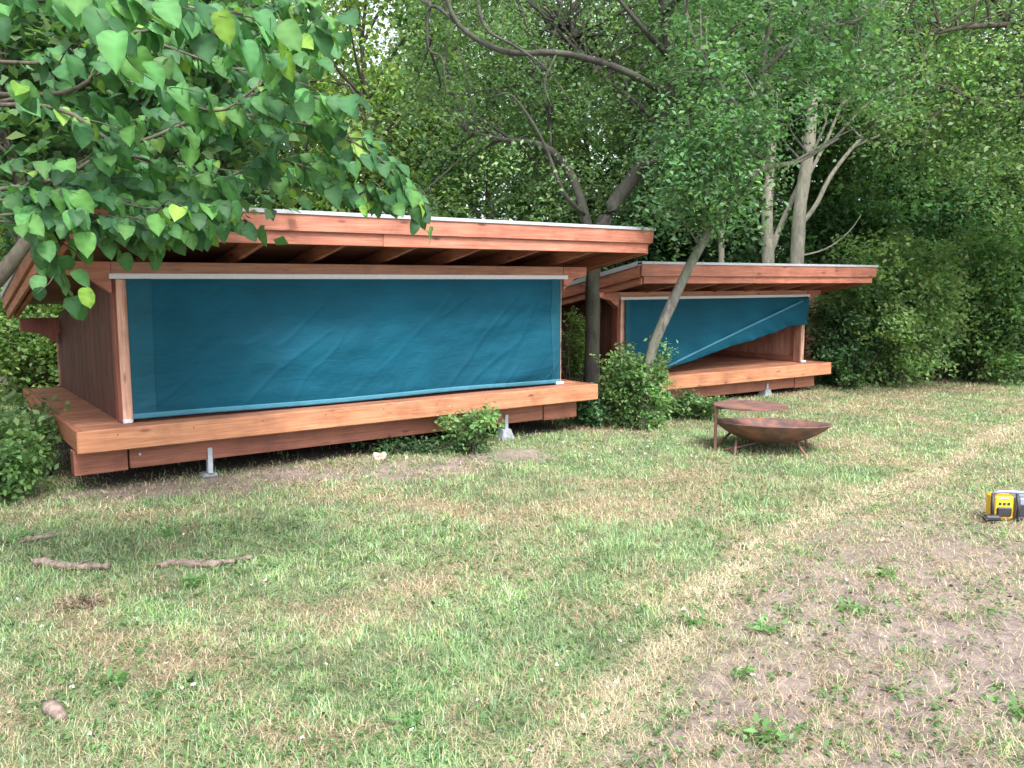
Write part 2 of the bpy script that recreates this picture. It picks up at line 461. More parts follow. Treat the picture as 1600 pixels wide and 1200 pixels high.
def fields(x, y):
    """-> soil, dry, lush  in 0..1"""
    d, s = seg_dist(x, y, edge)
    sd = -d * s                                   # + on the right (worn) side
    if not hasattr(fields, 'flip'):
        dd, ss = seg_dist(np.array([3.0]), np.array([3.0]), edge)
        fields.flip = 1 if (-dd * ss)[0] > 0 else -1
    sd = sd * fields.flip
    n1 = fbm(x * 1.3 + 5, y * 1.3, 1, 4); n2 = fbm(x * 3.2, y * 3.2 + 9, 5, 4); n3 = fbm(x * 0.7, y * 0.7, 9, 3)
    sdn = sd + (n1 - .5) * 0.8
    near = sst(7.5, 4.0, y)
    n4 = fbm(x * 7.5, y * 7.5, 61, 3)
    soil = sst(-0.02, 0.32, sd + (n1 - .5) * .45) * sst(0.26, 0.50, n2 * .55 + n4 * .45 + 0.10 * near - .10 * sst(7.5, 11, y)) * (0.45 + 0.5 * near) * (.18 + .82 * sst(7.4, 5.3, y))
    for (c, ru, rv) in soil_c:
        dx, dy = x - c[0], y - c[1]
        u = dx * math.cos(SA) + dy * math.sin(SA); v = -dx * math.sin(SA) + dy * math.cos(SA)
        e = np.sqrt((u / ru) ** 2 + (v / rv) ** 2) + (n2 - .5) * 1.1
        soil = np.maximum(soil, sst(1.35, 0.55, e) * (.55 + .45 * sst(.35, .5, n4)))
    line = np.exp(-((sd + (n2 - .5) * 0.22 - 0.0) / 0.12) ** 2)
    td, _ = seg_dist(x, y, track)
    tr = np.exp(-((td + (n1 - .5) * 0.4) / 0.35) ** 2)
    fields.line = line
    dry = 0.08 + 0.62 * sst(-0.15, 0.7, sdn) * sst(0.7, 0.4, n1) + 1.15 * line + 0.40 * tr * n2 * 1.6 + 0.55 * sst(0.54, 0.72, n1) + 0.40 * sst(0.55, 0.68, fbm(x * 2.6, y * 2.6, 71, 4)) + 0.22 * sst(.54, .66, fbm(x * .9, y * .9, 72, 3)) * sst(-.3, -1.2, sd)
    dry = dry + 0.45 * sst(9.0, 12.5, y + 0.4 * x - 1.5) * sst(0.35, 0.6, n2)
    dry = np.clip(dry * (0.45 + 1.1 * (n2 * .5 + n4 * .5)), 0, 1)
    lush = sst(0.42, 0.66, n3 + 0.3 * (n2 - .5)) * sst(0.25, -0.5, sd)
    return soil, dry, lush

# shelter footprints, for keeping the grass low and painting deck shade into the soil
def loc2(x, y, ox, oy, a):
    dx, dy = x - ox, y - oy
    return dx * math.cos(a) + dy * math.sin(a), -dx * math.sin(a) + dy * math.cos(a)
S1 = (-3.443, 6.679, 0.6226); S2 = (1.374, 11.187, 0.5936)

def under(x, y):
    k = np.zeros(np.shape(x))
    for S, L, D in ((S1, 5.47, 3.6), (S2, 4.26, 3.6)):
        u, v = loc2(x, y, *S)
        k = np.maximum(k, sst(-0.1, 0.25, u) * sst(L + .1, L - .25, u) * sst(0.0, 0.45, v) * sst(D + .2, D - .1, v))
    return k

xs = np.concatenate([np.linspace(-90, -14, 20)[:-1], np.linspace(-14, -5, 46)[:-1], np.arange(-5, 9, 0.08), np.linspace(9, 16, 36), np.linspace(18, 90, 18)])
ys = np.concatenate([np.linspace(-40, 0, 16)[:-1], np.linspace(0, 2.2, 16)[:-1], np.arange(2.2, 13.2, 0.08), np.linspace(13.3, 22, 44), np.linspace(24, 120, 24)])
X, Y = np.meshgrid(xs, ys)
Z = ground_h(X, Y) + (fbm(X * 6, Y * 6, 3, 3) - .5) * 0.022 + (fbm(X * 1.1, Y * 1.1, 4, 2) - .5) * 0.05
pc = on_ground(812, 712)
Z += 0.055 * np.exp(-(((X - pc[0]) / 0.26) ** 2 + ((Y - pc[1]) / 0.2) ** 2))
soil, dry, lush = fields(X, Y); und = under(X, Y)
nn = fbm(X * 9, Y * 9, 21, 3)[..., None]
c_green = np.array([0.130, 0.165, 0.085]); c_dry = np.array([0.25, 0.20, 0.135]); c_soil = np.array([0.215, 0.172, 0.162]); c_deck_shade = np.array([0.05, 0.038, 0.03])
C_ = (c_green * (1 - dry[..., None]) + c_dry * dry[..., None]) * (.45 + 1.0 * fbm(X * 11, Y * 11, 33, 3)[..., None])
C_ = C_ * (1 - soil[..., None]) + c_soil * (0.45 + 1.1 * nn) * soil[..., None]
C_ = C_ * (1 - und[..., None]) + c_deck_shade * und[..., None]  # shade below the decks, painted into the ground colour
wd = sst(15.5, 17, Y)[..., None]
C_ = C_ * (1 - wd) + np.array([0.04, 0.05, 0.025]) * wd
ny, nx = X.shape
idx = np.arange(ny * nx).reshape(ny, nx)
F_ = np.stack([idx[:-1, :-1], idx[:-1, 1:], idx[1:, 1:], idx[1:, :-1]], -1).reshape(-1, 4)
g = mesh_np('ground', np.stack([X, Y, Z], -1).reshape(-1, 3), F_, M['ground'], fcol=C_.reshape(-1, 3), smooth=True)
tag(g, kind='structure')

def gz(x, y):
    return ground_h(x, y) + (fbm(x * 1.1, y * 1.1, 4, 2) - .5) * 0.05

# ------------------------------------------------------------------ shelters
def build_shelter(name, label, S, L, wl, wW, wD, z_front_top, fz, ru0, ru1, rv0, hb, head_top, feet_u, feet_block, blind, raft_du, zd=0.435):
    """local: u along the front (x), v back (y), z up"""
    ox, oy, a = S
    root = empty(name, (ox, oy, 0), a)
    root.rotation_euler = (0, -R(0.27), a)
    tag(root, label, 'shelter', 'open fronted timber shelters with teal blinds')
    B = lambda nm, args, mat, par=root, bev=0.004: _b(nm, args, mat, par, bev)
    def _b(nm, args, mat, par, bev):
        bm = bmesh.new(); box(bm, *args, bev); return bm_obj(nm, bm, mat, par)
    D = wD + 0.36; tb = 0.18 if S is S1 else 0.19; zl = zd - 0.435
    wr = wl + wW
    # deck: joist frame with front and side rims, boards on top
    fr = B('deck_frame', (0.05, L - 0.05, 0.22, D - 0.05, zd - 0.13, zd - 0.04), M['beam'])
    B('deck_front_board', (0, L, -0.002, 0.055, zd - tb, zd), M['deck_edge'], fr, 0.008)
    for u0, u1 in ((0.004, 0.046), (L - 0.046, L - 0.004)):
        B('deck_side_board', (u0, u1, 0.056, D, zd - tb + .01, zd - 0.001), M['deck_side'], fr)
    nb = int((D - 0.06) / 0.145)
    w = (D - 0.06) / nb
    for k in range(nb):
        B('deck_board', (0.048, L - 0.048, 0.06 + k * w + 0.003, 0.06 + (k + 1) * w - 0.003, zd - 0.032, zd - 0.002 - 0.002 * (k % 2)), M['deck_top'], fr, 0.003)
    for k in range(int(L / 0.6)):
        bm = bmesh.new(); bm_tube(bm, [(0.3 + k * .6, -0.004, zd - .05), (0.3 + k * .6, -0.0025, zd - .05)], [0.006, 0.006], 6); bm_obj('screw', bm, M['rubber'], fr)
    # lower beams
    bl = L - 0.16
    B('base_beam', (0.42, bl - 0.50, 0.20, 0.32, zl + 0.055, zd - tb - 0.004), M['beam'])
    B('base_beam', (0.42, bl - 0.50, D - 0.5, D - 0.38, zl + 0.055, zd - tb - 0.004), M['beam'])
    for u0, u1 in ((-0.005, 0.405), (bl - 0.485, bl)):
        B('cross_beam_block', (u0, u1, 0.196, 0.34, zl + 0.045, zd - tb - 0.006), M['beam'])
    for uc in (0.48, bl - 0.56):
        B('cross_beam', (uc - 0.06, uc + 0.06, 0.345, D - 0.1, zl + 0.06, zd - tb - 0.008), M['beam_y'])
    # bolts on the beam near the left joint
    for (bu, bz) in ((0.50, zl + 0.17), (0.57, zl + 0.235)):
        bm = bmesh.new(); bm_tube(bm, [(bu, 0.186, bz), (bu, 0.199, bz)], [0.011, 0.011], 8); bm_obj('bolt', bm, M['galv'], root)
    # feet
    for i, fu in enumerate(feet_u):
        zg = -0.12
        bm = bmesh.new()
        if feet_block == 'pad' and i == 0:
            add_hex(bm, [(fu - .11, .16, zg - .1), (fu + .11, .16, zg - .1), (fu + .11, .38, zg - .1), (fu - .11, .38, zg - .1),
                         (fu - .06, .20, zg + .045), (fu + .06, .20, zg + .045), (fu + .06, .33, zg + .045), (fu - .06, .33, zg + .045)], 0.008)
        else:
            add_hex(bm, [(fu - .11, .12, zg - .1), (fu + .11, .12, zg - .1), (fu + .11, .34, zg - .1), (fu - .11, .34, zg - .1),
                         (fu - .055, .17, zg + .12), (fu + .055, .17, zg + .12), (fu + .055, .29, zg + .12), (fu - .055, .29, zg + .12)], 0.01)
        ft = bm_obj('concrete_foot', bm, M['concrete'], root)
        bm = bmesh.new()
        box(bm, fu - .02, fu + .02, .182, .190, zg + .05, zl + 0.16, 0.001)
        box(bm, fu - .028, fu + .028, .192, .33, zl + 0.044, zl + 0.052, 0.001)
        box(bm, fu - .02, fu + .02, .21, .25, zg + .05, zl + 0.043, 0.001)
        bm_obj('post_bracket', bm, M['galv'], ft)
    # side walls with vertical planks, posts
    rs = 0.181                                    # roof fall per metre of depth
    zt = lambda v: fz[2] - rs * (v - rv0)         # underside of rafters
    v0, v1 = 0.33, 0.33 + wD
    for side in (0, 1):
        uo = wl if side == 0 else wr
        s = 1 if side == 0 else -1
        bm = bmesh.new()
        u0, u1 = sorted((uo + s * 0.035, uo + s * 0.075))
        for (a0, a1) in ((zd + 0.002, zd + 0.09), (0.92, 1.00)):
            box(bm, u0, u1, v0 + .1, v1 - .05, a0, a1, 0.003)
        sw = bm_obj('side_wall', bm, M['beam_y'], root)
        n = int(wD / 0.125); pw = (wD - 0.1) / n
        for k in range(n):
            a0 = v0 + 0.10 + k * pw + 0.002; a1 = a0 + pw - 0.004
            prd = 0.004 * (k % 2) + random.uniform(0, .002)
            u0, u1 = sorted((uo - s * prd, uo + s * 0.030))
            bm = bmesh.new()
            add_hex(bm, [(u0, a0, zd + .003), (u1, a0, zd + .003), (u1, a1, zd + .003), (u0, a1, zd + .003),
                         (u0, a0, zt(a0) - .01), (u1, a0, zt(a0) - .01), (u1, a1, zt(a1) - .01), (u0, a1, zt(a1) - .01)], 0.003)
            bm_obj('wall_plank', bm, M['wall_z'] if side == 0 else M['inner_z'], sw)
        # corner post (dark) and pale jamb in front
        u0, u1 = sorted((uo - s * 0.012, uo + s * 0.085))
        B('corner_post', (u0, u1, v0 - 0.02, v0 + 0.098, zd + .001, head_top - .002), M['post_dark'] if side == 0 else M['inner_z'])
        u0, u1 = sorted((uo + s * 0.012, uo + s * 0.095))
        B('door_jamb', (u0, u1, v0 - 0.060, v0 - 0.022, zd + .001, hb - 0.012), M['post'])
        u0, u1 = sorted((uo + s * 0.005, uo + s * 0.075))
        B('blind_clip', (u0 if side == 0 else u0 - .04, u1 if side == 0 else u1 - 0.0, v0 - 0.105, v0 - 0.062, zd + .001, zd + 0.035), M['white'], root, 0.004)
    # back wall, horizontal planks inside
    bm = bmesh.new()
    for uu in (wl + .05, (wl + wr) / 2, wr - .05):
        box(bm, uu - .04, uu + .04, v1 + .03, v1 + .07, zd, zt(v1) - .02, 0.003)
    bw = bm_obj('back_wall', bm, M['beam'], root)
    zz = zd + .002
    while zz < zt(v1) - 0.05:
        z1 = min(zz + 0.135, zt(v1) - .02)
        B('back_plank', (wl - .02, wr + .02, v1, v1 + .028, zz, z1 - .004), M['inner_x'], bw, 0.003)
        zz += 0.135
    # header beams with tapered ends running past the walls
    for vb, top, hgt, mt in ((v0 + 0.0, head_top, head_top - hb, M['header']), (v1 - .10, zt(v1) - 0.005, 0.17, M['beam'])):
        bm = bmesh.new()
        box(bm, wl - 0.02, wr + 0.02, vb - 0.055, vb + 0.045, top - hgt, top, 0.004)
        hbm = bm_obj('header_beam', bm, mt, root)
        for s, uo in ((-1, wl - .022), (1, wr + .022)):
            bm = bmesh.new()
            e = 0.36 if s < 0 else 0.34
            pts = []
            for dv in (vb - 0.06, vb + 0.05):
                pts.append([(uo, dv, top - hgt - 0.13), (uo + s * e * .45, dv, top - hgt - 0.01), (uo + s * e, dv, top - hgt + .03), (uo + s * e, dv, top - .002), (uo, dv, top - .002)])
            va = [bm.verts.new(q) for q in pts[0]]; vb_ = [bm.verts.new(q) for q in pts[1]]
            bm.faces.new(va); bm.faces.new(vb_[::-1])
            for i in range(5):
                j = (i + 1) % 5
                bm.faces.new([va[i], vb_[i], vb_[j], va[j]])
            bmesh.ops.recalc_face_normals(bm, faces=bm.faces)
            bm_obj('beam_end', bm, M['fascia'] if vb < 1 else M['post_dark'], hbm)
    # rafters
    v_end = v1 + 0.15
    u = ru0 + 0.12
    nr = int(round((ru1 - ru0 - 0.24) / raft_du)); du = (ru1 - ru0 - 0.24) / nr
    fall = lambda z, v: z - rs * (v - rv0)
    zb, zth = fz[2], 0.135
    for k in range(nr + 1):
        uu = ru0 + 0.12 + k * du
        bm = bmesh.new()
        a0, a1 = rv0 + 0.062, v_end
        add_hex(bm, [(uu - .024, a0, fall(zb + .012, a0)), (uu + .024, a0, fall(zb + .012, a0)), (uu + .024, a1, fall(zb + .012, a1)), (uu - .024, a1, fall(zb + .012, a1)),
                     (uu - .024, a0, fall(zb + zth, a0)), (uu + .024, a0, fall(zb + zth, a0)), (uu + .024, a1, fall(zb + zth, a1)), (uu - .024, a1, fall(zb + zth, a1))], 0.003)
        bm_obj('rafter', bm, M['rafter'], root)
    # roof: boards, felt, metal trim
    top0 = z_front_top
    t = top0 - 0.018
    roof_base = None
    nbd = int((v_end - rv0) / 0.2); bwid = (v_end - rv0 - 0.03) / nbd
    bm = bmesh.new()
    a0, a1 = rv0 + 0.005, v_end + .02
    add_hex(bm, [(ru0 + .005, a0, fall(t - .022, a0)), (ru1 - .005, a0, fall(t - .022, a0)), (ru1 - .005, a1, fall(t - .022, a1)), (ru0 + .005, a1, fall(t - .022, a1)),
                 (ru0 + .005, a0, fall(t, a0)), (ru1 - .005, a0, fall(t, a0)), (ru1 - .005, a1, fall(t, a1)), (ru0 + .005, a1, fall(t, a1))])
    roof = bm_obj('roof', bm, M['felt'], root)
    for k in range(nbd):
        b0 = rv0 + 0.062 + k * bwid; b1 = b0 + bwid - 0.004
        if b1 > v_end: break
        bm = bmesh.new()
        q0, q1 = zb + zth + .002, t - 0.024
        add_hex(bm, [(ru0 + .06, b0, fall(q0, b0)), (ru1 - .06, b0, fall(q0, b0)), (ru1 - .06, b1, fall(q0, b1)), (ru0 + .06, b1, fall(q0, b1)),
                     (ru0 + .06, b0, fall(q1, b0)), (ru1 - .06, b0, fall(q1, b0)), (ru1 - .06, b1, fall(q1, b1)), (ru0 + .06, b1, fall(q1, b1))])
        bm_obj('roof_board', bm, M['roof_board'], roof)
    # fascia boards (upper one proud of the lower one), ends cut slightly raked
    uj = ru0 + (ru1 - ru0) * .44
    for (z0, z1, vv0, vv1, e, a_, b_) in ((fz[1], top0 - .022, rv0, rv0 + .030, 0.0, ru0, ru1), (fz[2], fz[1] + .02, rv0 + .032, rv0 + .060, 0.06, ru0, uj - .0015), (fz[2] - .002, fz[1] + .02, rv0 + .0325, rv0 + .060, 0.06, uj + .0015, ru1)):
        bm = bmesh.new()
        x0 = a_ + (e if a_ == ru0 else 0); x1 = b_ - (e if b_ == ru1 else 0); x1b = x1 - (.02 if b_ == ru1 else 0)
        add_hex(bm, [(x0, vv0, z0), (x1b, vv0, z0), (x1b, vv1, z0), (x0, vv1, z0),
                     (x0, vv0, z1), (x1, vv0, z1), (x1, vv1, z1), (x0, vv1, z1)], 0.004)
        bm_obj('fascia_board', bm, M['fascia'], roof)
    # barge boards down the sides
    for (u0, u1) in ((ru0 + .002, ru0 + .034), (ru1 - .034, ru1 - .002)):
        for (z0, z1, ins) in ((fz[1], top0 - .024, 0.0), (fz[2] + .004, fz[1] - .002, 0.03)):
            bm = bmesh.new(); a0, a1 = rv0 + 0.062, v_end
            sgn = 1 if u0 < 1 else -1
            x0, x1 = u0 + sgn * ins, u1 + sgn * ins
            add_hex(bm, [(x0, a0, fall(z0, a0)), (x1, a0, fall(z0, a0)), (x1, a1, fall(z0, a1)), (x0, a1, fall(z0, a1)),
                         (x0, a0, fall(z1, a0)), (x1, a0, fall(z1, a0)), (x1, a1, fall(z1, a1)), (x0, a1, fall(z1, a1))], 0.003)
            bm_obj('barge_board', bm, M['rafter'], roof)
    bm = bmesh.new()
    box(bm, ru0 - .012, ru1 + .012, rv0 - .014, rv0 - .002, top0 - .028, top0 + .004, 0.002)
    box(bm, ru0 - .012, ru1 + .012, rv0 - .0015, rv0 + .08, top0 - .008, top0 + .006, 0.002)
    for ue, w_ in ((ru0 - .012, .010), (ru1 + .002, .010)):
        a0, a1 = rv0 + .0815, v_end + .03
        add_hex(bm, [(ue, a0, fall(top0 - .035, a0)), (ue + w_, a0, fall(top0 - .035, a0)), (ue + w_, a1, fall(top0 - .035, a1)), (ue, a1, fall(top0 - .035, a1)),
                     (ue, a0, fall(top0 + .022, a0)), (ue + w_, a0, fall(top0 + .022, a0)), (ue + w_, a1, fall(top0 + .022, a1)), (ue, a1, fall(top0 + .022, a1))], 0.001)
    bm_obj('edge_trim', bm, M['trim'], roof)
    blind(root, wl, wr, v0, zd, hb)
    return root

def wrinkle(u, z, s=0):
    """outward bulge of a slack canvas"""
    a = fbm(u * 0.9 + z * 0.8, z * 2.2 - u * 0.5, 31 + s, 3) - .5
    d1 = np.sin((u * 1.0 - z * 1.35) * 5.2 + 3 * fbm(u * .7, z * .7, 40 + s, 2)) * 0.010 * fbm(u * .8, z * .8, 41 + s, 2)
    b = np.sin(z * 22 + 5 * fbm(u * 1.2, z * 1.2, 45 + s, 2)) * 0.005 * fbm(u * 1.1, z * 1.5, 47 + s, 2)
    e = fbm((u - z * 1.1) * 1.9, (u + z) * .45, 52 + s, 3)
    r1 = np.exp(-((e - .5) / .03) ** 2) * 0.009
    f = fbm((u - z * .9) * 4.5, (u + z) * 1.1, 57 + s, 4) - .5
    return a * 0.085 + d1 * 1.0 + b * .8 + r1 + f * .022

def grid_cloth(name, P, mat, parent, thick=0.002):
    n, m = P.shape[:2]
    V = P.reshape(-1, 3)
    idx = np.arange(n * m).reshape(n, m)
    F = np.stack([idx[:-1, :-1], idx[:-1, 1:], idx[1:, 1:], idx[1:, :-1]], -1).reshape(-1, 4)
    o = mesh_np(name, V, F, mat, parent, smooth=True)
    sm = o.modifiers.new('thickness', 'SOLIDIFY'); sm.thickness = thick
    return o

def blind_down(root, wl, wr, v0, zd, hb):
    u0, u1 = wl + 0.085, wr - 0.045
    zb, zt_ = zd + 0.035, hb + 0.004
    uu = np.linspace(u0, u1, 260); tt = np.linspace(0, 1, 80)
    U, T = np.meshgrid(uu, tt)
    Zc = zb + (zt_ - zb) * T + 0.012 * (1 - T) * np.sin(U * 2.1) * 0.6
    edge_ = np.minimum(sst(0, .12, (U - u0)), sst(0, .12, (u1 - U))) * sst(1.0, 0.9, T) * (0.5 + .5 * sst(0, .1, T))
    Vv = v0 - 0.085 - (wrinkle(U, Zc) + 0.012) * edge_ * 0.9 + 0.006 * np.sin(U * 3) * 0
    P = np.stack([U, Vv, Zc], -1)
    bl = grid_cloth('canvas_blind', P, M['canvas'], root)
    # pale borders stitched on the sides
    for (a, b_) in ((0, 12), (251, 260)):
        Q = P[:, a:b_].copy(); Q[..., 1] -= 0.004
        grid_cloth('side_border', Q, M['canvas_edge'], bl, 0.0015)
    Q = P[:4].copy(); Q[..., 1] -= 0.005; Q[..., 2] -= 0.012
    grid_cloth('bottom_hem', Q, M['hem'], bl)
    bm = bmesh.new(); box(bm, wl - 0.04, wr + 0.06, v0 - 0.092, v0 - 0.057, hb - 0.012, hb + 0.034, 0.004)
    bm_obj('head_rail', bm, M['white'], root)

def blind_loose(root, wl, wr, v0, zd, hb):
    u0, u1 = wl + 0.06, wr - 0.02
    hb_ = hb
    # upper cloth: from the rail down to the slanting bar
    uu = np.linspace(u0, u1, 120); tt = np.linspace(0, 1, 40)
    U, T = np.meshgrid(uu, tt)
    s = (U - u0) / (u1 - u0)
    low = (zd + 0.03) + (hb_ - 0.03 - zd - 0.03) * np.clip((s - 0.14) / 0.86, 0, 1) ** 0.98
    Zc = hb_ + .004 + (low - hb_ - .004) * T
    fold = np.sin((U * 1.0 + (Zc) * 2.1) * 7 + 4 * fbm(U * .9, Zc, 61, 2)) * 0.022 * T * s
    Vv = v0 - 0.085 - 0.02 * T - fold - (fbm(U * 1.5, Zc * 2, 66, 3) - .5) * 0.08 * T * sst(0, .1, s)
    P = np.stack([U, Vv, Zc], -1)
    bl = grid_cloth('canvas_blind', P, M['canvas'], root)
    Q = P[:, :4].copy(); Q[..., 1] -= 0.004
    grid_cloth('side_border', Q, M['canvas_edge'], bl, 0.0015)
    # slack cloth folded over the slanting bar, hanging in front
    us = np.linspace(u0 + 0.20 * (u1 - u0), u1, 90)
    U2, T2 = np.meshgrid(us, np.linspace(0, 1, 26))
    s2 = (U2 - u0) / (u1 - u0)
    top = (zd + 0.03) + (hb_ - 0.03 - zd - 0.03) * np.clip((s2 - 0.14) / 0.86, 0, 1) ** 0.98
    k = np.clip((s2 - 0.20) / 0.80, 0, 1)
    bot = top - 0.40 * k ** 0.85 * (1 - 0.16 * np.sin(k * 3.14) + .05 * np.sin(k * 13)) - 0.004
    bot = np.maximum(bot, zd + .03)
    Z2 = top + (bot - top) * T2
    V2 = v0 - 0.125 - 0.030 * np.sin(T2 * 3.0) * k * sst(1.0, .9, k) - 0.028 * np.sin(U2 * 7 + Z2 * 16 + 3 * fbm(U2 * 2, Z2 * 2, 71, 2)) * T2 * k - 0.012 * np.sin(U2 * 19 + Z2 * 30) * T2 * k
    P2 = np.stack([U2, V2, Z2], -1)
    grid_cloth('folded_flap', P2, M['canvas'], bl)
    bar = [(U2[0, i], V2[0, i] - .006, top[0, i] + 0.008) for i in range(0, 90, 6)]
    bm = bmesh.new(); bm_tube(bm, bar, [0.017] * len(bar), 8); bm_obj('slanting_bar', bm, M['hem'], bl, smooth=True)
    bm = bmesh.new(); box(bm, wl - 0.02, wr + 0.05, v0 - 0.095, v0 - 0.057, hb - 0.010, hb + 0.030, 0.004)
    bm_obj('head_rail', bm, M['white'], root)

build_shelter('timber_shelter', 'large reddish timber shelter with its teal canvas blind pulled fully down', S1, 5.474, 0.39, 4.76, 3.18,
              2.215, (2.22, 2.045, 1.935), -0.12, 5.97, -0.37, 1.655, 1.785, (1.08, 4.30), 'pad', blind_down, 0.70)
build_shelter('timber_shelter', 'smaller timber shelter with teal blind hanging crookedly, behind the leaning trunk', S2, 4.553, 0.289, 3.926, 3.3,
              1.891, (1.89, 1.712, 1.621), -0.03, 4.91, -0.50, 1.413, 1.509, (0.96, 3.24), 'post', blind_loose, 0.70, zd=0.352)
# ------------------------------------------------------------------ a further plank wall behind the bushes
pa = at(1256, 600, 17.0); 
root = empty('plank_wall', (pa[0], pa[1], 0.0), 0.15)
tag(root, 'reddish plank wall beyond the smaller shelter, half hidden by shrubs', 'wall')
bm = bmesh.new(); box(bm, 0, 0.62, 0.03, 0.07, 0.1, 0.2); box(bm, 0, 0.62, 0.03, 0.07, 1.2, 1.3); bm_obj('rail', bm, M['beam'], root)
for k in range(5):
    bm = bmesh.new(); box(bm, k * .12, k * .12 + .116, 0, 0.028, 0.02, 1.42, 0.003); bm_obj('wall_plank', bm, M['inner_z'], root)
bm = bmesh.new(); box(bm, .602, .68, -.01, .07, 0, 1.5, .004); bm_obj('post', bm, M['stick'], root)

# ------------------------------------------------------------------ fire bowl with grill plate
BC = on_ground(1205, 702)
zg = float(gz(BC[0], BC[1]))
root = empty('fire_bowl', (BC[0], BC[1], zg))
tag(root, 'rusty steel fire bowl on bent legs with swivel plate, standing on grass', 'fire pit')
bm = bmesh.new()
rr, dep, z0 = 0.585, 0.20, 0.285
prof = [(rr * math.sin(t_), z0 - dep * (math.cos(t_) ** 1.0)) for t_ in np.linspace(0, math.pi / 2, 10)]
prof = [(rr * (k / 10), z0 - dep * (1 - (k / 10) ** 2.7)) for k in range(0, 11)]
prof_in = [(r_ * 0.985, z_ + 0.010) for r_, z_ in prof[::-1]]
path = prof + [(rr + .006, z0 + .008)] + prof_in
seg = 56; rings = []
for (r_, z_) in path:
    if r_ < 1e-6: rings.append([bm.verts.new((0, 0, z_))])
    else: rings.append([bm.verts.new((r_ * math.cos(2 * math.pi * k / seg), r_ * math.sin(2 * math.pi * k / seg), z_)) for k in range(seg)])
for a_, b_ in zip(rings[:-1], rings[1:]):
    for k in range(seg):
        k2 = (k + 1) % seg
        if len(a_) == 1: bm.faces.new([a_[0], b_[k2], b_[k]])
        elif len(b_) == 1: bm.faces.new([a_[k], a_[k2], b_[0]])
        else: bm.faces.new([a_[k], a_[k2], b_[k2], b_[k]])
bmesh.ops.recalc_face_normals(bm, faces=bm.faces)
tilt = Matrix.Rotation(R(-4.2), 4, 'X') @ Matrix.Rotation(R(1.0), 4, 'Y')
bmesh.ops.transform(bm, matrix=tilt, verts=bm.verts)
bm_obj('bowl', bm, M['rust'], root, smooth=True)
for (tx, ty, bx_, by_) in ((0.16, -0.27, 0.22, -0.50), (0.34, 0.02, 0.42, 0.06), (-0.42, -0.20, -0.46, -0.30), (-0.36, 0.25, -0.46, 0.36)):
    bm = bmesh.new()
    bm_tube(bm, [(tx, ty, 0.15), (bx_ * .5 + tx * .5, by_ * .5 + ty * .5, 0.075), (bx_, by_, 0.0), (bx_ * 1.04, by_ * 1.04, -0.02)], [0.013, 0.015, 0.016, 0.018], 8)
    bm_obj('leg', bm, M['rust'], root, smooth=True)
bm = bmesh.new(); bm_tube(bm, [(-0.20, -0.12, .10), (-0.42, -0.12, 0.045), (-0.58, -0.08, 0.012)], [0.012] * 3, 8); bm_obj('brace', bm, M['rust'], root)
bm = bmesh.new(); bm_tube(bm, [(-0.60, -0.06, 0), (-0.60, -0.06, 0.475)], [0.017, 0.017], 10); post = bm_obj('swivel_post', bm, M['rust'], root)
bm = bmesh.new(); box(bm, -.68, -.42, -.09, -.03, 0.0, 0.014, .002); bm_obj('post_foot', bm, M['rust'], root)
bm = bmesh.new()
cx, cy = -0.235, -0.02
bmesh.ops.create_cone(bm, cap_ends=True, segments=40, radius1=0.375, radius2=0.375, depth=0.014, matrix=Matrix.Translation((cx, cy, 0.475)))
bm_obj('grill_plate', bm, M['rust'], root)
bm = bmesh.new(); box(bm, -.62, .05, -.035, -.005, .438, .466, .002); bm_obj('plate_arm', bm, M['rust'], root)

# ------------------------------------------------------------------ yellow and black work tool
TP = on_ground(1568, 812)
root = empty('work_radio', (TP[0], TP[1], float(gz(TP[0], TP[1])) + 0.012), R(-4))
tag(root, 'yellow and black battery powered jobsite device lying in the grass', 'power tool')
bm = bmesh.new(); box(bm, -.075, .075, 0, .13, 0.0, .185, .018); bm_obj('housing', bm, M['yellow'], root)
bm = bmesh.new(); box(bm, -.052, .052, -.014, .012, .028, .098, .008); bm_obj('front_recess', bm, M['rubber'], root)
bm = bmesh.new()
for k in range(3): box(bm, -.04 + k * .03, -.02 + k * .03, -.004, .01, .112, .132, .002)
bm_obj('vent_slot', bm, M['rubber'], root)
bm = bmesh.new(); box(bm, -.035, .028, -.003, .006, .152, .166, .002); bm_obj('name_strip', bm, M['greyp'], root)
for sx in (-1, 1):
    bm = bmesh.new(); bm_tube(bm, [(sx * .085, -.02, -.005), (sx * .092, -.02, .1), (sx * .085, .0, .2)], [.012, .013, .012], 8); bm_obj('corner_guard', bm, M['rubber'], root, smooth=True)
bm = bmesh.new(); bm_tube(bm, [(-.085, 0.0, .2), (-.04, 0.0, .213), (.04, .0, .213), (.16, .0, .207)], [.012] * 4, 8); bm_obj('carry_handle', bm, M['greyp'], root, smooth=True)
bm = bmesh.new(); box(bm, .098, .22, .01, .13, .0, .175, .02); bm_obj('side_housing', bm, M['greyp'], root)
bm = bmesh.new(); box(bm, .105, .2, -.004, .009, .03, .12, .004); bm_obj('side_panel', bm, M['rubber'], root)
bm = bmesh.new(); box(bm, -.165, -.055, -.085, -.022, .012, .052, .012); bm_obj('battery_pack', bm, M['rubber'], root)
bm = bmesh.new(); box(bm, -.13, -.09, -.075, -.03, -.01, .012, .004); bm_obj('battery_foot', bm, M['rubber'], root)

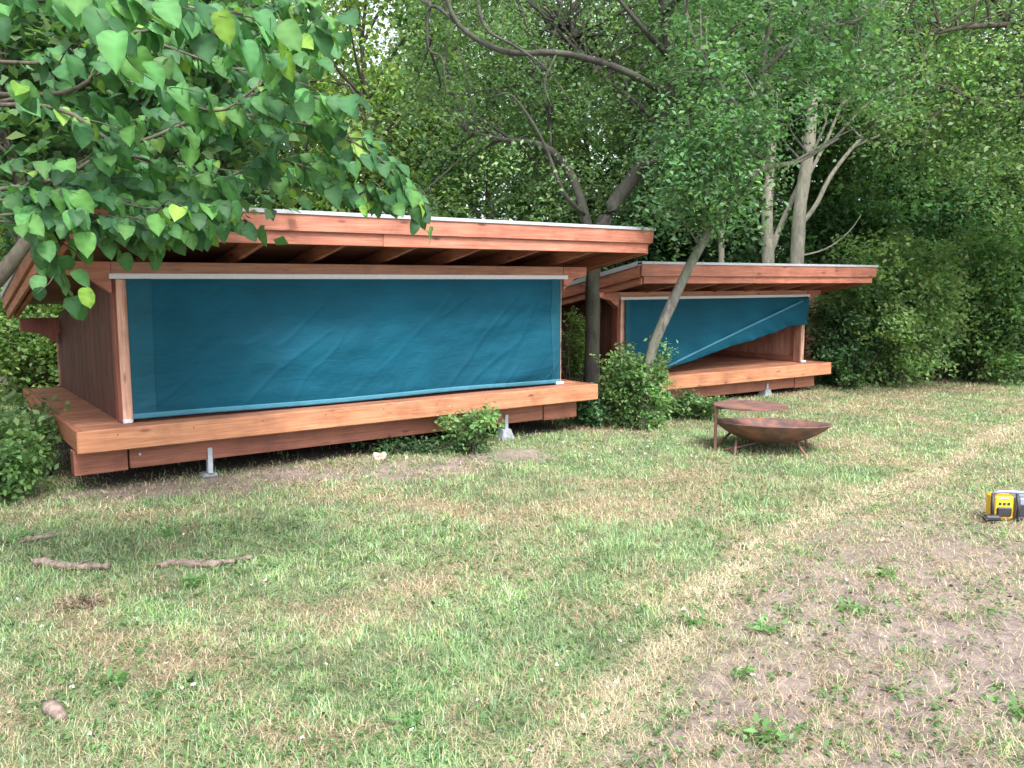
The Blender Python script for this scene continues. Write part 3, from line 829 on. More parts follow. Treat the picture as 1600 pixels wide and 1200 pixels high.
# ------------------------------------------------------------------ things lying in the grass
def stick(name, pts, rad, label, group='dead branches lying on the grass', mat='stick'):
    P = []
    for px, py in pts:
        q = on_ground(px, py); P.append(np.array([q[0], q[1], gz(q[0], q[1]) + rad[0] * .9 + 0.004]))
    o0 = P[0].copy(); P = [q - o0 for q in P]
    S_ = spline(P, 5); n = len(S_)
    S_ = [q + np.array([random.uniform(-1, 1), random.uniform(-1, 1), random.uniform(0, 1)]) * 0.008 for q in S_]
    rd = np.interp(np.linspace(0, 1, n), np.linspace(0, 1, len(rad)), rad) * (1 + 0.16 * rng.standard_normal(n))
    bm = bmesh.new(); bm_tube(bm, S_, rd, 9, 0.12)
    bmesh.ops.subdivide_edges(bm, edges=bm.edges[:], cuts=2, use_grid_fill=True)
    for v in bm.verts:
        w_ = float(fbm(np.array(v.co.x * 42), np.array(v.co.y * 60 + v.co.z * 55), 5, 3)) - .5
        v.co += Vector((0, 0, 1)) * w_ * rad[1] * .55 + Vector((0, 1, 0)) * w_ * rad[1] * .4
    k_ = len(S_) // 2                                          # a snapped side twig
    bm_tube(bm, [S_[k_], S_[k_] + np.array([.03, .035, .018]), S_[k_] + np.array([.07, .06, .022])], [rad[1] * .4, rad[1] * .3, rad[1] * .18], 6)
    o = bm_obj(name, bm, M[mat], None, smooth=False); o.location = o0
    return tag(o, label, 'branch', group)
stick('dead_branch', [(30, 853), (65, 846), (105, 836)], [0.019, 0.014, 0.006], 'short broken branch lying in grass, farthest back of the three')
stick('dead_branch', [(55, 886), (95, 891), (135, 894), (176, 891)], [0.028, 0.024, 0.02, 0.017], 'thick pinkish grey broken branch lying in grass below the short one')
stick('dead_branch', [(238, 890), (280, 885), (330, 888), (392, 876)], [0.015, 0.022, 0.02, 0.012], 'long pale crooked branch with dark tip lying in the grass')

def lump(name, px, py, size, mat, label, cat, seed, squash=(1, 1, .7), group=None, lift=0.3):
    bm = bmesh.new(); bmesh.ops.create_icosphere(bm, subdivisions=3, radius=1)
    rs = random.Random(seed); o1 = rs.random() * 20
    for v in bm.verts:
        k = 1 + 0.5 * (float(fbm(np.array(v.co.x * 1.6 + o1), np.array(v.co.y * 1.6 + v.co.z * 2.1), seed, 3)) - .5)
        v.co = Vector((v.co.x * squash[0], v.co.y * squash[1], v.co.z * squash[2])) * k * size
    o = bm_obj(name, bm, M[mat], None, smooth=True)
    q = on_ground(px, py); o.location = (q[0], q[1], gz(q[0], q[1]) + size * lift * squash[2]); o.rotation_euler = (0, 0, rs.random() * 3)
    return tag(o, label, cat, group)
# cut log end bottom left
q = on_ground(78, 1118); lr = 0.030
root = empty('log_offcut', (q[0], q[1], gz(q[0], q[1]) + lr * 1.0), R(-38))
tag(root, 'small cut log piece with pale end grain in the front left grass', 'log')
bm = bmesh.new(); bm_tube(bm, [(0, 0, 0), (.03, .0, .002), (.07, .002, -.004), (.12, .0, -.012)], [lr, lr * 1.05, lr * .9, lr * .7], 14, 0.06); bm_obj('bark', bm, M['stick'], root, smooth=True)
bm = bmesh.new(); bm_tube(bm, [(-.004, 0, 0), (-.001, 0, 0)], [lr * .85, lr * .9], 14); bm_obj('cut_end', bm, M['bone'], root)
bm = bmesh.new(); bm_tube(bm, [(-.0055, .006, -.002), (-.0042, .006, -.002)], [lr * .22, lr * .22], 8); bm_obj('pith_hole', bm, M['rubber'], root)
bm = bmesh.new()
for k, (dx, s_) in enumerate(((0, 1), (.075, .85), (.04, .6))):
    bmesh.ops.create_icosphere(bm, subdivisions=2, radius=0.042 * s_, matrix=Matrix.Translation((dx, 0.01 * k, 0.03)) @ Matrix.Diagonal((1, .8, 1.25, 1)))
for v in bm.verts: v.co += Vector((random.uniform(-1, 1), random.uniform(-1, 1), random.uniform(-1, 1))) * .008
o = bm_obj('split_wood', bm, M['bone']); q = on_ground(588, 722); o.location = (q[0], q[1], gz(q[0], q[1]) + .005); o.rotation_euler = (0, 0, .5)
tag(o, 'pale jagged piece of split wood on bare soil below the large shelter', 'wood piece')
lump('pebble', 573, 745, 0.018, 'stone', 'small whitish stone on bare soil left of the split wood', 'stone', 5)
# ------------------------------------------------------------------ vegetation generators
def nrm(v): return v / (np.linalg.norm(v, axis=-1, keepdims=True) + 1e-9)

def leaf_quads(P, size, r_, up=0.6, droop=0.3, aspect=0.62):
    n = len(P)
    nv = r_.standard_normal((n, 3)); nv[:, 2] = np.abs(nv[:, 2]) + up; nv = nrm(nv)
    a = r_.standard_normal((n, 3)); a[:, 2] -= droop
    a = nrm(a - nv * (a * nv).sum(1, keepdims=True)); b = np.cross(nv, a)
    L = size * (0.6 + 0.8 * r_.random((n, 1))); W = L * aspect * .5
    p0 = P; p2 = P + a * L - nv * L * 0.12
    p1 = P + a * L * .45 + b * W + nv * L * .05; p3 = P + a * L * .45 - b * W + nv * L * .05
    V = np.stack([p0, p1, p2, p3], 1).reshape(-1, 3)
    return V, np.arange(4 * n).reshape(n, 4)

GREENS = {  # base colours of the leaves of one kind of tree
    'yellow': (0.172, 0.262, 0.080), 'mid': (0.104, 0.192, 0.072), 'grey': (0.118, 0.192, 0.088),
    'dark': (0.056, 0.122, 0.056), 'blue': (0.088, 0.185, 0.086), 'pale': (0.170, 0.268, 0.118), 'fresh': (0.128, 0.232, 0.084)}

def clump_crown(centres, per, spread, size, tone, seed, var=0.28, flat=0.6, up=0.6, droop=.3, aspect=.62, alt='yellow', altp=.12):
    r_ = np.random.default_rng(seed)
    centres = np.asarray(centres, float); n = len(centres)
    # sprays: each clump is several short twigs carrying leaves
    tw = 6
    d = nrm(r_.standard_normal((n, tw, 3)) * np.array([1, 1, .6]))
    per_t = max(1, per // tw)
    t = r_.random((n, tw, per_t, 1)) ** 0.7
    sp = np.asarray(spread, float).reshape(-1, 1, 1, 1) if np.ndim(spread) else spread
    P = centres[:, None, None, :] + d[:, :, None, :] * t * sp * 1.5 + r_.standard_normal((n, tw, per_t, 3)) * sp * 0.22
    P[..., 2] -= (t[..., 0] ** 2) * 0.2 * (sp if np.ndim(sp) == 0 else sp[..., 0])
    P = P.reshape(-1, 3)
    V, F = leaf_quads(P, size, r_, up, droop, aspect)
    base = np.array(GREENS[tone])
    cv = 1 + var * r_.standard_normal((n, 1, 1)) * 1.0
    mixa = (r_.random((n, 1, 1)) < altp) * .6
    c = base[None, None, :] * (1 - mixa) + np.array(GREENS[alt])[None, None, :] * mixa
    c = c * np.clip(cv, .5, 1.7)
    c = np.repeat(c, tw * per_t, axis=1) * (1 + var * .6 * r_.standard_normal((n, tw * per_t, 1)))
    c[..., 0] *= 1 + .12 * r_.standard_normal((n, tw * per_t))
    return V, F, np.clip(c, .012, .5).reshape(-1, 3)

def ell_points(n, cen, rad, seed, shell=0.45, bumps=0.35):
    """clump centres in a lumpy ellipsoid, biased outward"""
    r_ = np.random.default_rng(seed)
    d = nrm(r_.standard_normal((n, 3)))
    k = 1 + bumps * (2 * fbm(d[:, 0] * 2.2 + seed, d[:, 1] * 2.2 + d[:, 2] * 1.7, seed, 3) - 1)
    r = (shell + (1 - shell) * r_.random(n) ** .6) * k
    return np.asarray(cen) + d * r[:, None] * np.asarray(rad)

def twigs(name, starts, ends, r0, mat, parent, sag=0.1, seg=4):
    V = []; F = []; off = 0
    for s_, e_, ra in zip(starts, ends, r0):
        s_ = np.asarray(s_, float); e_ = np.asarray(e_, float)
        mid = (s_ + e_) / 2 + rng.standard_normal(3) * np.linalg.norm(e_ - s_) * 0.09 + np.array([0, 0, sag * np.linalg.norm(e_ - s_)])
        v, f = tube_data(spline([s_, mid, e_], 3), np.linspace(ra, ra * .25, 7), seg)
        V += v; F += [tuple(i + off for i in q) for q in f]; off += len(v)
    if not V: return None
    o = mesh_np(name, np.array(V), np.array(F), mat, parent, smooth=True)
    return o

def make_tree(name, label, group, base, trunk_pts, trunk_r, limbs, centres, per, spread, size, tone, bark, seed, ntw=60, **kw):
    """trunk_pts/limbs/centres in world space"""
    base = np.asarray(base, float)
    root = empty(name, base)
    tag(root, label, 'tree', group)
    sp = spline([np.asarray(q) - base for q in trunk_pts], 4)
    rd = np.interp(np.linspace(0, 1, len(sp)), np.linspace(0, 1, len(trunk_r)), trunk_r)
    bm = bmesh.new(); bm_tube(bm, sp, rd, 12, 0.07); bm_obj('trunk', bm, M[bark], root, smooth=True)
    nodes = list(sp[len(sp) // 3:])
    for pts, rr_ in limbs:
        ls = spline([np.asarray(q) - base for q in pts], 4)
        lr_ = np.interp(np.linspace(0, 1, len(ls)), np.linspace(0, 1, len(rr_)), rr_)
        bm = bmesh.new(); bm_tube(bm, ls, lr_, 8, 0.06); bm_obj('limb', bm, M[bark], root, smooth=True)
        nodes += ls[1:]
    cs = np.asarray(centres) - base
    nodes = np.array(nodes)
    r_ = random.Random(seed)
    pick = r_.sample(range(len(cs)), min(ntw, len(cs)))
    st, en, rr0 = [], [], []
    for i in pick:
        dd = np.linalg.norm(nodes - cs[i], axis=1)
        j = int(r_.choice(list(np.argsort(dd)[:9]))); st.append(nodes[j]); en.append(cs[i]); rr0.append(min(0.03, 0.008 + 0.008 * dd[j]))
    t_ = twigs('twigs', st, en, rr0, M[bark], root)
    if t_: t_['kind'] = 'stuff'
    V, F, C = clump_crown(cs, per, spread, size, tone, seed, **kw)
    f = mesh_np('crown', V, F, M['leaf'], root, fcol=C); f['kind'] = 'stuff'
    return root

# ------------------------------------------------------------------ trees seen one by one
# hawthorn between the two shelters
Dh = 11.0
T = lambda px, py, d=Dh: at(px, py, d)
base = on_ground(925, 648); base = np.array([base[0], Dh, gz(base[0], Dh)])
base = np.array([at(925, 600, Dh)[0], Dh, 0.0])
trunk = [base - np.array([0, 0, .1]), T(926, 500), T(927, 420), T(946, 340, 11.1), T(985, 282, 11.2), T(1030, 215, 11.4), T(1047, 130, 11.3), T(1035, 0, 11.2), T(1030, -150, 11.1), T(1045, -260, 11.2)]
limbs = [([T(928, 400), T(912, 330, 11.5), T(890, 270, 11.7), T(850, 228, 11.8), T(785, 218, 11.9), T(730, 205, 12)], [.075, .065, .055, .045, .03, .012]),
         ([T(1047, 150, 11.3), T(985, 115, 11.0), T(920, 92, 10.9), T(865, 82, 10.8), T(785, 80, 10.8), T(715, 38, 10.8), T(690, -30, 10.8)], [.05, .045, .042, .04, .036, .03, .02]),
         ([T(1046, 190, 11.4), T(1088, 108, 11.1), T(1140, 52, 10.9), T(1200, 10, 10.8), T(1290, -50, 10.7)], [.055, .045, .04, .035, .02]),
         ([T(715, 38, 10.8), T(672, 10, 10.9), T(668, 75, 11), T(690, 92, 11), T(696, 150, 11)], [.022, .022, .018, .014, .006]),
         ([T(1038, 220, 11.4), T(1000, 165, 12), T(930, 110, 12.4), T(880, 40, 12.6)], [.04, .03, .022, .01]),
         ([T(860, 230, 11.8), T(858, 170, 11.9), T(850, 110, 12)], [.02, .015, .008]),
         ([T(912, 335, 11.3), T(880, 300, 11.0), T(845, 215, 10.9), T(800, 150, 10.8), T(770, 150, 10.8)], [.03, .026, .02, .014, .006]),
         ([T(1000, 262, 11.1), T(1040, 240, 10.8), T(1078, 180, 10.7), T(1075, 120, 10.6)], [.035, .028, .02, .008]),
         ([T(1045, 90, 11.2), T(1000, 40, 10.8), T(960, -10, 10.7), T(930, -60, 10.7)], [.04, .03, .022, .014]),
         ([T(1036, 20, 11.1), T(1075, -20, 10.7), T(1110, -70, 10.6)], [.04, .03, .02]),
         ([T(740, -40, 10.9), T(755, 40, 10.7), T(800, 70, 10.7), T(850, 105, 10.7), T(900, 170, 10.8)], [.022, .02, .016, .012, .006]),
         ([T(868, 85, 10.8), T(850, 130, 10.6), T(860, 165, 10.6)], [.016, .012, .005])]
cen = np.concatenate([
    np.array([at(px, py, d) for px, py, d in zip(rng.uniform(640, 1120, 420), rng.uniform(-130, 330, 420), 10.5 + 3.6 * rng.random(420) ** .55) if (py < 90 + (px - 640) * .6 + 60 or px > 780 or rng.random() < .35)])])
make_tree('hawthorn_tree', 'dark gnarled hawthorn with grey trunk rising between the two shelters', None, base, trunk, [.105, .092, .088, .092, .088, .08, .07, .06, .05, .03], limbs, cen, 90, .34, .06, 'grey', 'bark_hawthorn', 101, ntw=150, alt='dark', altp=.3)

# leaning tree in front of the small shelter
base = np.array([at(1008, 600, 9.95)[0], 9.95, 0.0])
T = lambda px, py, d=9.95: at(px, py, d)
trunk = [base + np.array([-.02, 0, -.1]), T(1016, 558), T(1042, 490), T(1076, 418), T(1112, 352, 10.0), T(1150, 290, 10.1), T(1178, 215, 10.1), T(1190, 110, 10.1), T(1210, -20, 10), T(1220, -150, 10)]
limbs = [([T(1150, 290, 10.1), T(1195, 262, 10.3), T(1250, 250, 10.5), T(1310, 215, 10.6)], [.04, .035, .025, .01]),
         ([T(1178, 215, 10.1), T(1140, 150, 10.3), T(1095, 95, 10.4), T(1070, 20, 10.5)], [.03, .025, .018, .01]),
         ([T(1190, 110, 10.1), T(1260, 50, 10.3), T(1340, 30, 10.5), T(1400, -20, 10.5)], [.03, .025, .018, .01]),
         ([T(1128, 325, 10.0), T(1100, 300, 9.8), T(1085, 262, 9.8)], [.016, .012, .006])]
cen = np.array([at(px, py, d) for px, py, d in zip(rng.uniform(1040, 1420, 300), rng.uniform(-130, 330, 300), rng.uniform(9.3, 12.5, 300)) if py < 330 - max(0, px - 1110) * 1.1 - max(0, 1110 - px) * .3 or py < 185] + [at(px, py, d) for px, py, d in zip(rng.uniform(1050, 1185, 50), rng.uniform(170, 345, 50), rng.uniform(9.2, 10.0, 60))])
make_tree('leaning_tree', 'slim leaning tree with lichen grey trunk crossing in front of the smaller shelter', None, base, trunk, [.066, .064, .060, .056, .05, .044, .038, .03, .022, .012], limbs, cen, 84, .32, .065, 'blue', 'bark_grey', 102, ntw=110, alt='grey', altp=.35)

# two pale trunks behind the small shelter
T = lambda px, py, d=15.7: at(px, py, d)
base = np.array([at(1196, 600, 15.7)[0], 15.7, -.12])
trunk = [base, T(1198, 500), T(1200, 410), T(1198, 330), T(1202, 265), T(1206, 180), T(1190, 60), T(1185, -100), T(1190, -200)]
limbs = [([T(1203, 395), T(1222, 345), T(1240, 305), T(1262, 255), T(1290, 190)], [.062, .052, .045, .035, .018]),
         ([T(1204, 200), T(1150, 110), T(1100, 30)], [.07, .05, .02])]
cen = ell_points(240, at(1180, -10, 16.4), (3.0, 1.4, 2.3), 5)
make_tree('pale_trunk_tree', 'pale barked forked tree behind the smaller shelter, left one of the pair', 'pale trunked trees behind the smaller shelter', base, trunk, [.125, .118, .112, .10, .085, .07, .05, .035, .02], limbs, cen, 84, .5, .085, 'mid', 'bark_pale', 103, ntw=80)
T = lambda px, py, d=15.4: at(px, py, d)
base = np.array([at(1243, 600, 15.4)[0], 15.4, -.12])
trunk = [base, T(1244, 500), T(1245, 410), T(1250, 320), T(1262, 240), T(1270, 150), T(1280, 30), T(1290, -110), T(1290, -200)]
limbs = [([T(1250, 352), T(1275, 318), T(1300, 270), T(1345, 215), T(1400, 170)], [.045, .042, .038, .03, .012]),
         ([T(1256, 285), T(1275, 250), T(1297, 205), T(1330, 120)], [.038, .034, .028, .012]),
         ([T(1246, 400), T(1290, 388), T(1325, 362), T(1345, 335)], [.018, .016, .012, .006])]
cen = ell_points(280, at(1340, 20, 16.2), (2.9, 1.4, 2.2), 6)
make_tree('pale_trunk_tree', 'pale barked upright tree behind the smaller shelter, thicker right one of the pair', 'pale trunked trees behind the smaller shelter', base, trunk, [.135, .128, .12, .112, .10, .085, .06, .04, .02], limbs, cen, 84, .5, .085, 'blue', 'bark_pale', 104, ntw=80, alt='pale', altp=.2)
# thin stem
T = lambda px, py, d=16.0: at(px, py, d)
base = np.array([at(1128, 600, 16)[0], 16.0, 0.05])
cen = ell_points(80, at(1120, 200, 16.2), (1.3, 1, 1.3), 8)
make_tree('sapling', 'thin pale sapling stem above the roof of the smaller shelter', None, base, [base, T(1127, 480), T(1127, 400), T(1125, 330), T(1118, 230), T(1112, 130)], [.07, .06, .055, .05, .035, .02], [], cen, 72, .4, .08, 'mid', 'bark_pale', 105, ntw=25)
# overhanging tree, right
base = np.array([10.6, 13.6, 0.0])
T = lambda px, py, d: at(px, py, d)
trunk = [base, base + (-.1, 0, 1.5), base + (-.3, -.1, 3), base + (-.9, -.3, 4.6), base + (-1.4, -.4, 6.5)]
limbs = [([base + (-.3, -.1, 3), at(1720, 150, 12.8), at(1630, 130, 12.4), at(1560, 165, 12.2), at(1500, 145, 12.0), at(1450, 128, 11.8), at(1370, 128, 11.8)], [.07, .05, .035, .026, .02, .014, .006]),
         ([base + (-.9, -.3, 4.4), at(1640, 50, 12.5), at(1520, 40, 12), at(1430, 60, 11.8)], [.07, .05, .035, .012]),
         ([at(1500, 150, 11.9), at(1455, 185, 11.8), at(1440, 235, 11.8)], [.02, .015, .006])]
cen = np.array([at(px, py, d) for px, py, d in zip(rng.uniform(1330, 1800, 420), rng.uniform(-150, 340, 420), rng.uniform(11.3, 14.2, 420)) if py < 200 + (px - 1330) * .40])
make_tree('overhanging_tree', 'light green tree whose branches hang in from the right edge', None, base, trunk, [.2, .17, .15, .12, .06], limbs, cen, 90, .38, .075, 'pale', 'bark_dark', 106, ntw=120, alt='blue', altp=.35)
# dark trunk behind the left end
T = lambda px, py, d=12.5: at(px, py, d)
base = np.array([at(38, 600, 12.5)[0], 12.5, 0.0])
cen = ell_points(220, at(60, 60, 12.5), (2.3, 1.6, 2.4), 9)
make_tree('shade_tree', 'dark straight trunk rising behind the left end of the large shelter', None, base, [base, T(40, 540), T(38, 400), T(36, 250), T(40, 100), T(55, -50), T(60, -150)], [.11, .10, .095, .085, .07, .05, .03],
          [([T(37, 300), T(100, 240), T(180, 190), T(260, 120)], [.05, .04, .03, .01]), ([T(38, 200), T(-20, 130), T(-80, 40)], [.04, .03, .01])], cen, 84, .42, .08, 'dark', 'bark_dark', 107, ntw=70, alt='mid', altp=.4)

# ------------------------------------------------------------------ rows of trees behind (a few builds, copied whole)
def tree_proto(name, label, group, seed, h, w, tone, alt, n=300, per=78, lsize=.12):
    root = empty(name, (0, 0, 0)); tag(root, label, 'tree', group)
    r_ = random.Random(seed)
    tp = [np.array([0, 0, 0.]), np.array([r_.uniform(-.1, .1), 0, h * .25]), np.array([r_.uniform(-.3, .3), .1, h * .5]), np.array([r_.uniform(-.4, .4), 0, h * .85])]
    bm = bmesh.new(); bm_tube(bm, spline(tp, 3), np.linspace(.17, .03, 10), 8, .05); bm_obj('trunk', bm, M['bark_dark'], root, smooth=True)
    c1 = ell_points(int(n * .65), (0, 0, h * .66), (w, w * .8, h * .36), seed)
    c2 = ell_points(int(n * .35), (0, 0, h * .27), (w * .9, w * .7, h * .27), seed + 1)
    cs = np.concatenate([c1, c2])
    nodes = np.array(spline(tp, 3)[2:])
    pick = r_.sample(range(len(cs)), 34)
    st = [nodes[int(np.argmin(np.linalg.norm(nodes - cs[i] * np.array([.3, .3, .8]), axis=1)))] for i in pick]
    t_ = twigs('limbs', st, [cs[i] for i in pick], [.045] * 34, M['bark_dark'], root, .05, 5); t_['kind'] = 'stuff'
    V, F, C = clump_crown(cs, per, .5, lsize, tone, seed, alt=alt, altp=.25)
    f = mesh_np('crown', V, F, M['leaf'], root, fcol=C); f['kind'] = 'stuff'
    return root

def copy_tree(o, loc, rz, sc, label=None):
    c = o.copy(); col.objects.link(c); c.location = loc; c.rotation_euler = (0, 0, rz); c.scale = sc
    if label: c['label'] = label
    for ch in list(o.children):
        d = ch.copy(); col.objects.link(d); d.parent = c
        for g_ in list(ch.children):
            e = g_.copy(); col.objects.link(e); e.parent = d
    return c

ROWS = {
    'a': tree_proto('broadleaf_tree', 'yellowish green broadleaf tree in the wood behind the shelters', 'yellow green trees of the wood', 201, 8.4, 2.5, 'yellow', 'pale'),
    'b': tree_proto('broadleaf_tree', 'mid green broadleaf tree in the wood behind the shelters', 'mid green trees of the wood', 202, 9.2, 2.5, 'mid', 'yellow'),
    'c': tree_proto('broadleaf_tree', 'dark green broadleaf tree in the wood behind the shelters', 'dark green trees of the wood', 203, 8.8, 2.6, 'dark', 'mid')}
KIND = {'a': 'yellowish green', 'b': 'mid green', 'c': 'dark green'}
def place_phrase(x, y):
    px = 800 + FPX * x / y
    for lim, ph in ((-60, 'beyond the left edge of the clearing'), (90, 'behind the left edge leaning stem'), (250, 'behind the left part of the large roof'),
                    (400, 'behind the foreground leaf branches'), (540, 'above the middle of the large roof, left part'), (700, 'above the middle of the large roof'),
                    (850, 'above the right part of the large roof'), (1010, 'straight behind the gnarled hawthorn'), (1160, 'behind the leaning trunk'),
                    (1300, 'behind the two pale trunks'), (1450, 'behind the tall dark shrub'), (1610, 'in the back right corner')):
        if px < lim: return ph
    return 'beyond the right edge of the clearing'
used = set(); seen = set()
for i, k in enumerate('cbabaabacbccbcb'):      # row at about 19 m
    x, y = -14.0 + i * 2.25, 18.8 + 1.1 * math.sin(i * 2.1)
    lab = KIND[k] + ' broadleaf tree ' + place_phrase(x, y)
    if lab in seen: lab += ', the farther one'
    seen.add(lab)
    rz = random.uniform(0, 6.28); s_ = random.uniform(.88, 1.12)
    sc = (s_, s_, s_ * random.uniform(.92, 1.1))
    if k not in used:
        o = ROWS[k]; o.location = (x, y, 0); o.rotation_euler = (0, 0, rz); o.scale = sc; used.add(k); o['label'] = lab
    else:
        o = copy_tree(ROWS[k], (x, y, 0), rz, sc, lab)
    o['group'] = 'trees of the wood behind the shelters'
# the far wood reads as one mass
r_ = np.random.default_rng(77)
cs = np.stack([r_.uniform(-27, 27, 2300), r_.uniform(22.5, 31, 2300), np.zeros(2300)], 1)
hh = 6.6 + 5.0 * (fbm(cs[:, 0] * .35, cs[:, 1] * .35, 12, 3) - .5) + (cs[:, 1] - 22) * .35
cs[:, 2] = .2 + hh * r_.random(2300) ** .8
Vw, Fw, Cw = [], [], []
off = 0
for q, (tone, alt) in enumerate((('yellow', 'pale'), ('mid', 'yellow'), ('dark', 'mid'))):
    sel = (np.digitize(fbm(cs[:, 0] * .3 + 9, cs[:, 1] * .3, 13, 2), (.45, .56)) == q)
    V, F, C = clump_crown(cs[sel], 54, .8, .22, tone, 700 + q, alt=alt, altp=.3)
    Vw.append(V); Fw.append(F + off); Cw.append(C); off += len(V)
wood = mesh_np('woodland', np.concatenate(Vw), np.concatenate(Fw), M['leaf'], None, fcol=np.concatenate(Cw)); tag(wood, None, 'woodland', kind='stuff')

o = copy_tree(ROWS['c'], (-8.3, 8.2, -.1), 1.1, (.85, .85, .8), 'dense dark tree added for shade at the far left, beside the large shelter'); o['group'] = 'trees of the wood behind the shelters'  # extra tree, added so its crown shades the large shelter's left side
# ------------------------------------------------------------------ shrubs and undergrowth
def shrub(name, label, x, y, w, d, h, n, per, size, tone, seed, alt='fresh', altp=.25, group=None, spread=.2, stems=9, cat='shrub', lean=(0, 0)):
    base = np.array([x, y, float(gz(x, y))])
    root = empty(name, base); tag(root, label, cat, group)
    cs = ell_points(n, (0, 0, h * .46), (w, d, h * .46), seed, .30, .75)
    rs_ = np.random.default_rng(seed + 5)
    for _ in range(max(3, int(n / 16))):                      # long shoots standing out of the mass
        an = rs_.uniform(0, 6.28); b0 = np.array([math.cos(an) * w * .6, math.sin(an) * d * .6, h * rs_.uniform(.3, .6)])
        e0 = b0 + np.array([math.cos(an) * w * rs_.uniform(.2, .7), math.sin(an) * d * rs_.uniform(.2, .7), h * rs_.uniform(.15, .5)])
        i_ = rs_.integers(0, n - 4)
        cs[i_:i_ + 4] = [b0 + (e0 - b0) * t for t in (.25, .5, .75, 1.0)]
    cs[:, 2] = np.abs(cs[:, 2]) + .04
    cs[:, 0] += lean[0] * cs[:, 2]; cs[:, 1] += lean[1] * cs[:, 2]
    r_ = random.Random(seed); pick = r_.sample(range(n), min(stems * 3, n))
    t_ = twigs('stems', [np.array([r_.uniform(-.2, .2) * w, r_.uniform(-.2, .2) * d, -.05]) for _ in pick], [cs[i] for i in pick], [.005 + .006 * h] * len(pick), M['bark_dark'], root, .1, 4)
    t_['kind'] = 'stuff'
    V, F, C = clump_crown(cs, per, spread, size, tone, seed, alt=alt, altp=altp)
    f = mesh_np('foliage', V, F, M['leaf'], root, fcol=C); f['kind'] = 'stuff'
    return root

# right hand shrubs
def gp(px, y): return at(px, 600, y)[0]
shrub('leafy_shrub', 'big rounded shrub with lighter tips just right of the smaller shelter', gp(1390, 14.6), 14.6, 1.0, .95, 2.45, 330, 84, .075, 'pale', 301, 'yellow', .3, spread=.26)
shrub('leafy_shrub', 'dark broad shrub at the right edge of the clearing', gp(1530, 15.2), 15.2, .95, .95, 2.7, 330, 84, .075, 'fresh', 302, 'blue', .35, spread=.26)
shrub('leafy_shrub', 'bright green shrub leaving the picture at the right edge', gp(1640, 15.0), 15.2, .95, .9, 3.3, 300, 72, .08, 'pale', 303, 'yellow', .3, spread=.28)
shrub('tall_shrub', 'tall dark shrub behind the rounded shrub right of the smaller shelter', gp(1400, 17.4), 17.4, 1.7, 1.0, 4.4, 380, 72, .10, 'blue', 304, 'fresh', .35, spread=.36)
shrub('tall_shrub', 'tall dark shrub in the back right corner behind the broad shrub', gp(1560, 17.8), 17.8, 1.7, 1.0, 4.6, 360, 72, .10, 'fresh', 305, 'pale', .4, spread=.36)
shrub('leafy_shrub', 'low shrub filling the gap beside the smaller shelter deck', gp(1318, 14.2), 14.3, .45, .5, 1.5, 120, 72, .065, 'dark', 306, 'fresh', .35, spread=.18)
# undergrowth row between trunks
proto = shrub('understory_bush', 'dark understory bush outermost on the left at the foot of the wood', -9, 16.6, 1.5, .9, 2.6, 300, 60, .10, 'dark', 310, 'mid', .35, 'dark bushes at the foot of the wood', spread=.34)
for i in range(1, 13):
    x = -9 + i * 2.2; 
    y = 18.5 + .5 * math.sin(i * 1.9)
    lab = 'dark understory bush ' + place_phrase(x, y).replace('above', 'hidden low behind')
    if lab in seen: lab += ', its neighbour to the right' if lab + ', its neighbour to the right' not in seen else (', farthest right of all' if lab + ', farthest right of all' not in seen else ', second from the right end')
    seen.add(lab)
    copy_tree(proto, (x, y, 0), random.uniform(0, 6.28), (1, 1, random.uniform(.7, 1.15)), lab)
# near plants
shrub('leafy_shrub', 'leafy bush around the foot of the leaning trunk', gp(996, 10.05), 10.05, .34, .28, .95, 125, 54, .05, 'fresh', 320, 'pale', .45, spread=.12)
shrub('leafy_shrub', 'low dark bush below the right end of the large shelter', gp(930, 10.2), 10.25, .34, .25, .42, 70, 54, .045, 'blue', 321, 'dark', .4, spread=.10)
shrub('leafy_shrub', 'small weed clump beside the deck of the smaller shelter', gp(1080, 10.9), 10.9, .42, .22, .26, 60, 60, .045, 'grey', 322, 'fresh', .4, spread=.09)
shrub('climbing_plant', 'light green climbing plant in the gap between the shelters', gp(898, 11.6), 11.6, .12, .15, 1.5, 60, 54, .045, 'yellow', 323, 'fresh', .4, spread=.10, lean=(.06, 0))
shrub('weed_clump', 'nettle clump under the large shelter next to its right foot', gp(738, 8.6), 8.5, .20, .16, .42, 26, 42, .05, 'fresh', 324, 'pale', .4, spread=.11)
shrub('weed_clump', 'dark weeds in the shade under the middle of the large shelter', gp(640, 8.5), 8.55, .6, .16, .12, 44, 44, .038, 'dark', 325, 'mid', .35, spread=.08)
shrub('leafy_shrub', 'leafy shrub at the left edge beside the large shelter deck', gp(5, 7.3), 7.3, .30, .40, .66, 84, 50, .06, 'pale', 326, 'fresh', .5, spread=.13)
shrub('leafy_shrub', 'low shrub at the left edge in front of the larger left shrub', gp(-25, 6.5), 6.5, .26, .25, .42, 46, 50, .055, 'fresh', 327, 'fresh', .4, spread=.12)
shrub('tall_shrub', 'sunlit light shrub seen behind the left end of the large shelter', gp(60, 12), 12.4, 1.5, .8, 2.2, 260, 72, .08, 'yellow', 328, 'pale', .5, spread=.28)
shrub('leafy_shrub', 'shrub growing behind the left rear corner of the large shelter', -6.9, 9.6, .55, .6, 1.2, 140, 54, .07, 'dark', 329, 'fresh', .35, spread=.2)
shrub('wispy_plant', 'wispy plant in front of the left post of the smaller shelter', gp(985, 11.1), 11.1, .2, .12, .95, 34, 48, .04, 'grey', 330, 'yellow', .4, spread=.09)

